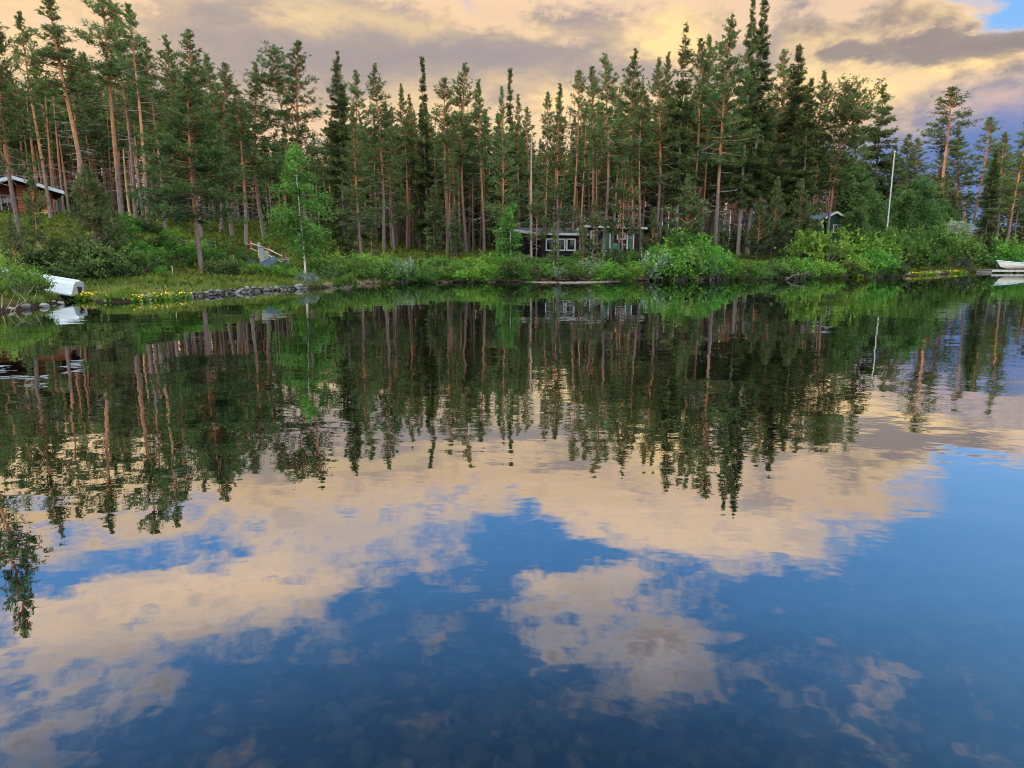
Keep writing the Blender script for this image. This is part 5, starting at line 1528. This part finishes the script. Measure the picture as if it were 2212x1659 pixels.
while px < 1935:
    e_ = env(px) * rs2.uniform(.75, 1.02); yb = np.interp(px, bx, by)
    br = (1000 < px < 1075) or (1120 < px < 1180) or (1340 < px < 1590) or (1700 < px < 1790) or (1815 < px < 1935)
    q = rs2.random()
    kd = ('bright' if q < (.62 if br else .15) else 'green' if q < .80 else 'grey' if q < .92 else 'dark')
    kind = kd + str(rs2.randrange(2 if kd == 'grey' else 3))
    Yw = at(px, yb).y
    lab = {'bright': 'light yellow-green', 'green': 'mid green', 'grey': 'grey-green', 'dark': 'dark brownish'}[kd] + ' bush of the shoreline belt ' + zone(px)
    bush(kind, px, yb - 3, rs2.uniform(36, 70), e_ * rs2.uniform(.55, 1.02), lab, group=kd + ' shoreline bushes ' + zone(px), Y=Yw + rs2.uniform(-.25, .55), **WB)
    px += rs2.uniform(15, 26)
px = 765
while px < 1930:       # second rank, farther up the bank and higher in the picture
    yb = np.interp(px, bx, by); Yw = at(px, yb).y + rs2.uniform(3, 5.5)
    p = atY(px, 560, Yw); zb_ = gz(p.x, Yw); 
    ytop = yb - env(px) * rs2.uniform(.92, 1.22)
    hm = max(.5, atY(px, ytop, Yw).z - zb_)
    kind = ('bright' if rs2.random() < .45 else 'green' if rs2.random() < .75 else 'dark') + str(rs2.randrange(3))
    kd = {'b': 'light green', 'g': 'mid green', 'd': 'dark'}[kind[0]]
    lab = kd + ' undergrowth bush behind the shoreline belt ' + zone(px)
    wm = rs2.uniform(1.5, 2.4)
    plant(kind, 'undergrowth_bush', 'bush', lab, (p.x, Yw, zb_ - .05), hm, None, kd + ' undergrowth bushes ' + zone(px), (wm / 2.2) / (hm / PROTO[kind][0]))
    px += rs2.uniform(26, 44)
for k in range(22):                      # low shrubs over the slope behind the stone bank
    px = 268 + 17.5 * k + rs2.uniform(-8, 8); Yw = rs2.uniform(35.5, 43) if px < 500 else rs2.uniform(38.5, 44)
    p = atY(px, 560, Yw); kd = rs2.choice(['bright', 'green', 'green', 'dark'])
    kind = kd + str(rs2.randrange(3)); hm = rs2.uniform(.55, 1.15)
    if 545 < px < 600: hm *= .5
    plant(kind, 'slope_bush', 'bush', {'bright': 'light green', 'green': 'mid green', 'dark': 'dark'}[kd] + ' low shrub on the mossy slope between the stone bank and the rail fences', (p.x, Yw, gz(p.x, Yw) - .05), hm, None, kd + ' low shrubs on the slope above the stone bank', rs2.uniform(1.0, 1.5))
for px, py, w, h, key, lab in ((935, 596, 30, 18, 'grey1', 'grey-leaved willow at the waterline under the lacy spruce'), (870, 600, 60, 50, 'grey0', 'blue-grey willow bush above the far water edge'), (1600, 603, 46, 26, 'grey1', 'grey-leaved willow under the pale spruce stems'),
                               (1630, 602, 30, 20, 'grey0', 'small grey willow right of the pale spruce stems'), (1760, 600, 30, 18, 'grey1', 'small grey willow overhanging the water below the green cabin'), (1340, 600, 36, 22, 'grey0', 'grey-leaved willow over the right end of the sand bar'), (1420, 600, 36, 24, 'grey1', 'grey-green willow right of the sand bar'),
                               (1215, 600, 36, 22, 'grey1', 'grey-leaved willow above the middle of the sand bar')):
    yb = np.interp(px, bx, by)
    bush(key, px, yb - 4, w, h, lab, Y=at(px, yb).y + .5, **GW)
for key, px, py, w, h, Y, lab in (('bright0', 1765, 597, 130, 96, 53.5, 'big bright green bush below the green cabin'), ('bright1', 1880, 596, 110, 84, 56, 'big bright bush left of the yellow flowers'), ('bright2', 1480, 600, 120, 82, 51.5, 'big yellow-green bush under the grey-stemmed spruce'),
                                  ('green0', 1985, 590, 110, 92, 62, 'large grey-green bush right of the flagpole foot'), ('green1', 2048, 586, 90, 76, 66, 'large dull green bush below the whitish tree'), ('green2', 2020, 572, 120, 90, 68, 'tall dull bush below the solitary pine'),
                                  ('grey0', 2075, 580, 66, 38, 66.5, 'grey-green willow left of the bare-footed spruce'), ('green1', 2100, 578, 80, 56, 70, 'green bush between the bare-footed spruce and the dock'), ('bright0', 2180, 572, 100, 66, 70, 'green bush behind the white boat'), ('bright1', 2215, 560, 90, 80, 74, 'tall green bush at the right frame edge behind the boat'),
                                  ('green2', 2140, 560, 70, 60, 76, 'green bush right of the bare-footed spruce'), ('green0', 1935, 596, 90, 90, 58, 'dark green bush overhanging the yellow flowers'), ('dark1', 2010, 588, 60, 40, 64, 'dark bush at the grassy edge right of the yellow flowers')):
    bush(key, px, py, w, h, lab, Y=Y, **LBU)

for px, top, Yw, key, lab in ((1186, 548, 49.2, 'green1', 'green shrub before the left window of the low black cabin'), (1222, 552, 48.6, 'bright0', 'light green shrub under the middle window of the low black cabin'), (1254, 540, 48.8, 'green2', 'green shrub at the right edge of the three cabin windows'),
                              (1292, 541, 52.0, 'green0', 'green shrub before the leftmost green cabin door'), (1325, 543, 52.4, 'bright1', 'light green shrub in front of the green garden chair'), (1368, 536, 52.2, 'green1', 'green shrub at the right end of the taller black cabin')):
    p = atY(px, top, Yw); z = gz(p.x, Yw) - .05
    plant(key, 'leafy_bush', 'bush', lab, (p.x, Yw, z), max(.5, p.z - z), None, None, 1.0)

# ------------------------------------------------------------------ forest filling
n_made = 0
for attempt in range(6000):
    if n_made >= 225: break
    Y = 50 + 40 * rs.random() ** .9
    px = rs.uniform(-330, 2560)
    p = atY(px, 548, Y)
    if shore_dist([p.x], [Y])[0] < 11: continue
    if px > 1850 and Y < 80: continue
    if px < 500 and Y < 52: continue
    if 2078 < px < 2116 and rs.random() < .9: continue
    if any(a < p.x < b and c < Y < d for a, b, c, d in keepout): continue
    ytop = np.interp(px, sky_x, sky_y) + abs(rs.gauss(0, 70))
    ztop = atY(px, ytop, Y).z; z = gz(p.x, Y) - .05
    h = ztop - z
    if h < 5.5: continue
    key = rs.choice(['tall0', 'tall1', 'tall2', 'tall3', 'slim0', 'slim1', 'slim2', 'slim0', 'slim2', 'dense1', 'tall3', 'tall1'] + (['spruce1', 'dense1', 'dense0', 'dense2'] if rs.random() < .6 else []))
    lab, grp = next((l, gname) for a, b, l, gname in zones if a <= px < b)
    nm, ct = ('spruce_tree', 'spruce tree') if 'spruce' in key else ('pine_tree', 'pine tree')
    if nm == 'spruce_tree': lab, grp = lab.replace('slender pine', 'dark spruce').replace('pine in', 'spruce in'), grp.replace('pines', 'spruces')
    plant(key, nm, ct, lab, (p.x, Y, z), h, None, grp, rs.uniform(1.0, 1.4))
    n_made += 1
print('forest trees', n_made)

# far wood that reads as one mass
rng = np.random.default_rng(55)
mb = MB()
for k in range(1150):
    Y = 66 + 90 * rng.random() ** 1.3; px = rng.uniform(-500, 2750)
    if px > 1830: Y += 24
    x = (px - CX) / FP * Y
    if shore_dist([x], [Y])[0] < 14 or any(a - 1 < x < b + 1 and c < Y < d for a, b, c, d in keepout): continue
    z0 = gz(x, Y) - .1
    top = np.interp(px, sky_x, sky_y) + 45 + abs(rng.normal()) * 75
    if 2085 < px < 2112: top = max(top, 505)
    h = atY(px, min(top, 500 if not 2085 < px < 2112 else 520), Y).z - z0
    if h < 2.5: continue
    mb.tube([(x, Y, z0), (x + rng.normal() * .2, Y, z0 + h)], [.13, .03], 5, 1, [0., .8])
    m = 110
    t = rng.random(m); L = (1.5 * (1 - t) ** .7 + .25) * rng.uniform(.4, 1, m); a = rng.uniform(0, 6.28, m)
    cb = rng.uniform(.12, .55)
    B = np.stack([x + np.cos(a) * L * .5, Y + np.sin(a) * L * .5, z0 + h * (cb + (1 - cb) * t)], 1)
    D = np.stack([np.cos(a), np.sin(a), rng.uniform(-.3, .5, m)], 1) + rng.normal(size=(m, 3)) * .35
    mb.blades(B, D, .8 * rng.uniform(.6, 1.2, m), .27, rng, 0, .15 + .35 * t)
for k in range(850):                   # thin bare stems under a high crown
    Y = 60 + 45 * rng.random(); px = rng.uniform(-400, 2000)
    if px > 1830: Y += 26
    x = (px - CX) / FP * Y
    if shore_dist([x], [Y])[0] < 13 or any(a - 1 < x < b + 1 and c < Y < d for a, b, c, d in keepout): continue
    z0 = gz(x, Y) - .1
    h = atY(px, np.interp(px, sky_x, sky_y) + 70 + abs(rng.normal()) * 60, Y).z - z0
    if h < 5: continue
    ln = rng.normal() * .35
    mb.tube([(x, Y, z0), (x + ln * .4, Y, z0 + h * .5), (x + ln, Y, z0 + h)], [.10, .075, .03], 5, 1, [0., .35, .8])
    m = 70
    t = rng.random(m); L = (1.3 * (1 - t) ** .7 + .2) * rng.uniform(.4, 1, m); a = rng.uniform(0, 6.28, m)
    B = np.stack([x + ln + np.cos(a) * L * .5, Y + np.sin(a) * L * .5, z0 + h * (.66 + .34 * t)], 1)
    D = np.stack([np.cos(a), np.sin(a), rng.uniform(-.2, .5, m)], 1) + rng.normal(size=(m, 3)) * .35
    mb.blades(B, D, .6 * rng.uniform(.6, 1.2, m), .2, rng, 0, .2 + .35 * t)
for k in range(950):                   # its low edge of young spruce
    Y = 62 + 60 * rng.random(); px = rng.uniform(-500, 2750)
    if px > 1830: Y += 26
    x = (px - CX) / FP * Y
    if shore_dist([x], [Y])[0] < 14 or any(a - 1 < x < b + 1 and c < Y < d for a, b, c, d in keepout): continue
    z0 = gz(x, Y) - .1; h = rng.uniform(1.4, 4.2); m = 70
    t = rng.random(m); L = .75 * (1 - t) ** .8 * rng.uniform(.3, 1, m) * h / 2.5; a = rng.uniform(0, 6.28, m)
    B = np.stack([x + np.cos(a) * L * .6, Y + np.sin(a) * L * .6, z0 + h * t], 1)
    D = np.stack([np.cos(a), np.sin(a), rng.uniform(-.2, .6, m)], 1) + rng.normal(size=(m, 3)) * .35
    mb.blades(B, D, .6 * rng.uniform(.6, 1.2, m), .22, rng, 0, .1 + .35 * t)
tag(mb.build('distant_forest', [M['spruce_needles'], M['pine_bark']]), 'distant pine wood closing the view behind the trunks', 'forest', None, 'stuff')  # deep shade between trunks put into the colour by darker needles

# ------------------------------------------------------------------ ground cover, grass, flowers, reeds, fallen wood
rng = np.random.default_rng(66)
def scatter(n, x0, x1, y0, y1, dmin, dmax):
    x, y = rng.uniform(x0, x1, n), rng.uniform(y0, y1, n)
    d = shore_dist(x, y)
    k = (d > dmin) & (d < dmax) & (np.abs(x) < y * .85 + 3)
    return x[k], y[k], d[k]
mb = MB()
x, y, d = scatter(60000, -40, 62, 20, 92, .9, 34)
z = height(x, y)
per = 7
X = np.repeat(x, per) + rng.normal(size=len(x) * per) * .16; Y_ = np.repeat(y, per) + rng.normal(size=len(x) * per) * .16
sc = np.repeat(.16 + .14 * rng.random(len(x)), per)
patch = .5 + .32 * np.sin(x * .55 + 2 * np.sin(y * .31)) * np.sin(y * .47 + 1.1)
base = np.stack([X, Y_, np.repeat(z, per) + rng.uniform(-.02, .10, len(X))], 1)
D = rng.normal(size=(len(X), 3)) * .9 + [0, 0, .9]
mb.blades(base, D, sc, sc * .55, rng, 0, np.repeat(patch, per) * .8 + rng.uniform(-.15, .2, len(X)))
tag(mb.build('ground_cover', M['heath']), 'low blueberry and heather cover on the forest floor', 'ground cover', None, 'stuff')
mb = MB()
# grass on the left bank above the stones, on the right lawn, and tufts along the waterline
gxs, gys, gl = [], [], []
x, y, d = scatter(30000, -20, -3, 22, 40, .03, 2.4)
gxs.append(x); gys.append(y); gl.append(.12 + .16 * rng.random(len(x)))
x, y, d = scatter(12000, 33, 60, 50, 80, .15, 3.2)
gxs.append(x); gys.append(y); gl.append(.12 + .14 * rng.random(len(x)))
x, y, d = scatter(60000, -26, 40, 20, 60, .02, .45)
k = np.sin(x * 2.1) + np.sin(x * .73 + 1) + rng.normal(size=len(x)) * .6 > 1.3
gxs.append(x[k]); gys.append(y[k]); gl.append(.10 + .20 * rng.random(k.sum()))
x = np.concatenate(gxs); y = np.concatenate(gys); l = np.concatenate(gl)
per = 4
X = np.repeat(x, per) + rng.normal(size=len(x) * per) * .05; Y_ = np.repeat(y, per) + rng.normal(size=len(x) * per) * .05
B = np.stack([X, Y_, np.repeat(height(x, y), per) - .01], 1)
D = rng.normal(size=(len(X), 3)) * .38 + [0, 0, 1]
tn = np.repeat(.45 + .35 * np.sin(x * 1.3 + np.sin(y * 1.7) * 2), per) + rng.uniform(-.25, .25, len(X))
mb.blades(B, D, np.repeat(l, per) * rng.uniform(.7, 1.3, len(X)), .022, rng, 0, tn)
tag(mb.build('grass', M['grass']), 'tufted grass along the bank and the water edge', 'grass', None, 'stuff')

def marigolds(px, py, wpx, n, label, lift=.0):
    p = at(px, py); w = wpx / FP * p.y
    o = thing('marsh_marigold', label, 'flowers', (p.x, p.y - .28, 0), 0)
    lf, fl = MB(), MB()
    m = n * 9 if n > 40 else n * 5
    B = np.stack([rng.normal(size=m) * w * .28, rng.normal(size=m) * .20, rng.uniform(-.02, .16, m)], 1)
    lf.blades(B, rng.normal(size=(m, 3)) + [0, 0, .7], .14, .11, rng, 0, rng.uniform(.2, .9, m))
    for k in range(n):
        c = np.array([np.clip(rng.normal() * w * .27, -w / 2, w / 2), rng.normal() * .18 - .05, rng.uniform(.11, .27)])
        r_ = rng.uniform(.030, .050) if n > 40 else rng.uniform(.022, .034); tl = rng.normal(size=2) * .5
        a = np.arange(6) * 1.0472
        ring = np.stack([np.cos(a) * r_, np.sin(a) * r_ * .9, .012 + (np.cos(a) * tl[0] + np.sin(a) * tl[1]) * r_], 1)
        fl.add(np.vstack([ring + c, c[None] - [0, 0, .012]]), [(i, (i + 1) % 6, 6) for i in range(6)])
        lf.tube([(c[0], c[1], -.02), c - [0, 0, .012]], .005, 3)
    lf.build('leaves', M['marigold_leaves'], o); fl.build('blossoms', M['yellow_petals'], o)
for a in ((218, 646, 66, 190, 'large clump of yellow marsh marigolds in front of the boat transom'), (252, 651, 22, 20, 'small yellow marigold tuft right of the large clump'), (310, 650, 34, 16, 'yellow marigolds at the first stones of the bank'), (353, 646.5, 40, 18, 'yellow marigolds before the stone bank below the pale stake'), (374, 644.5, 30, 15, 'second yellow tuft along the stone bank'),
          (402, 642, 34, 14, 'yellow marigolds nearest the near pine on the stone bank'), 
          (1960, 595, 44, 190, 'dense yellow marigold bank under the dark overhanging bush'), (1997, 594, 30, 60, 'yellow marigolds right of the dense yellow bank'), (2045, 590.5, 50, 90, 'scattered yellow marigolds on the grassy edge left of the dock'), (1845, 599, 24, 44, 'thin row of yellow flowers under the big bright bush'), (2110, 582, 60, 50, 'sparse yellow flowers in the grass beside the dock')):
    marigolds(*a)

def sticks(px, py, n, hgt, spread, label, name='dead_reeds', cat='reeds'):
    p = at(px, py); mb = MB()
    for k in range(n):
        b0 = np.array([rng.normal() * spread, rng.normal() * .12, -.1]); t = b0 + np.array([rng.normal() * .45, rng.normal() * .2, hgt * rng.uniform(.5, 1.1)])
        mb.tube([b0, (b0 + t) / 2 + rng.normal(size=3) * .03, t], [.008, .006, .003], 4)
    o = mb.build(name, M['straw']); o.location = (p.x, p.y, 0); tag(o, label, cat)
sticks(14, 674, 8, .6, .22, 'bundle of bleached dead reeds at the left frame edge')
sticks(60, 664, 5, .9, .25, 'few dry stems beside the big rounded boulder')
sticks(222, 652, 5, .75, .15, 'dry reed stems among the large marigold clump')
sticks(240, 650, 4, .7, .12, 'dry reed stems right of the large marigold clump')
sticks(372, 646, 7, .6, .25, 'dry reed stems in front of the stone bank')

def fallen(px, py, L, az_, tilt, label, z=.15, Y=None):
    p = at(px, py, .1) if Y is None else atY(px, py, Y)
    mb = MB(); d = np.array([math.cos(az_), math.sin(az_) * .6, math.sin(tilt)])
    s = np.linspace(0, 1, 7)[:, None]
    P = d * L * s + rng.normal(size=(7, 3)) * .03
    mb.tube(P, np.linspace(.032, .010, 7), 6)
    for k in range(9):
        q = P[rng.integers(1, 6)]; e = d * .6 + rng.normal(size=3) * .6; e /= np.linalg.norm(e); l = rng.uniform(.25, .8)
        mb.tube([q, q + e * l * .5, q + e * l + rng.normal(size=3) * .06], [.018, .012, .005], 4)
    o = mb.build('fallen_branch', M['driftwood']); o.location = (p.x, p.y, z); tag(o, label, 'branch')
fallen(1245, 605, 2.4, .3, .25, 'bleached fallen branch reaching from the water edge before the green doors')
fallen(1275, 560, 2.0, .2, -.12, 'pale bare branch lying on the bushes before the gap between the cabins', 1.1)
fallen(1700, 602, 1.8, .5, .2, 'dark dead branch at the waterline below the twin spires')
fallen(282, 606, 1.7, 1.0, .5, 'bare dead branch standing in the juniper above the stone bank', .6, 31.0)
for px, py, lab in ((1608, 602, 'straw-coloured grass tussock in the water under the pale spruce stems'), (1632, 601, 'ochre grass tussock in the water right of the straw-coloured one'), (1190, 607, 'brown tussock on the left half of the sand bar'), (1215, 607, 'brown tussock at the middle of the sand bar')):
    p = at(px, py); m = 260; mb = MB()
    B = np.stack([rng.normal(size=m) * .22, rng.normal(size=m) * .16, np.full(m, -.03)], 1)
    mb.blades(B, rng.normal(size=(m, 3)) * .5 + [0, 0, 1], .30 * rng.uniform(.5, 1.1, m), .03, rng, 0, .5)
    o = mb.build('grass_tussock', M['straw']); o.location = (p.x, p.y, .0); tag(o, lab, 'grass tussock')

tus = []
for k in range(3):
    m = 200; mb = MB()
    B = np.stack([rng.normal(size=m) * .20, rng.normal(size=m) * .12, np.full(m, -.05)], 1)
    mb.blades(B, rng.normal(size=(m, 3)) * .6 + [0, -.3, .8], .34 * rng.uniform(.4, 1.1, m), .03, rng, 0, .5)
    tus.append(mb.mesh('sedge_tuft', [M['straw'], M['grass']][k > 1]))
px = 705
while px < 2090:                          # bleached sedge hanging over the far water edge
    p = at(px, np.interp(px, [700, 740] + bx[1:] + [1980, 2040, 2100], [622, 614] + by[1:] + [596, 592, 588]))
    o = link('sedge_tuft', tus[rng.integers(3)], None, (p.x, p.y + rng.uniform(.05, .35), rng.uniform(.02, .16)), rng.uniform(-.6, .6), rng.uniform(.5, 1.15))
    tag(o, 'small sedge tuft hanging over the far water edge under the bushes', 'sedge', 'sedge tufts along the far water edge')
    px += rng.uniform(9, 30)
for k in range(26):
    px = rng.uniform(700, 2080); p = at(px, np.interp(px, [700, 740] + bx[1:] + [1980, 2040, 2100], [622, 614] + by[1:] + [596, 592, 588]))
    rock((p.x, p.y + rng.uniform(-.1, .2), .03), rng.uniform(.06, .17), 'small dark stone at the far water edge below the bushes', 'small stones along the far water edge')
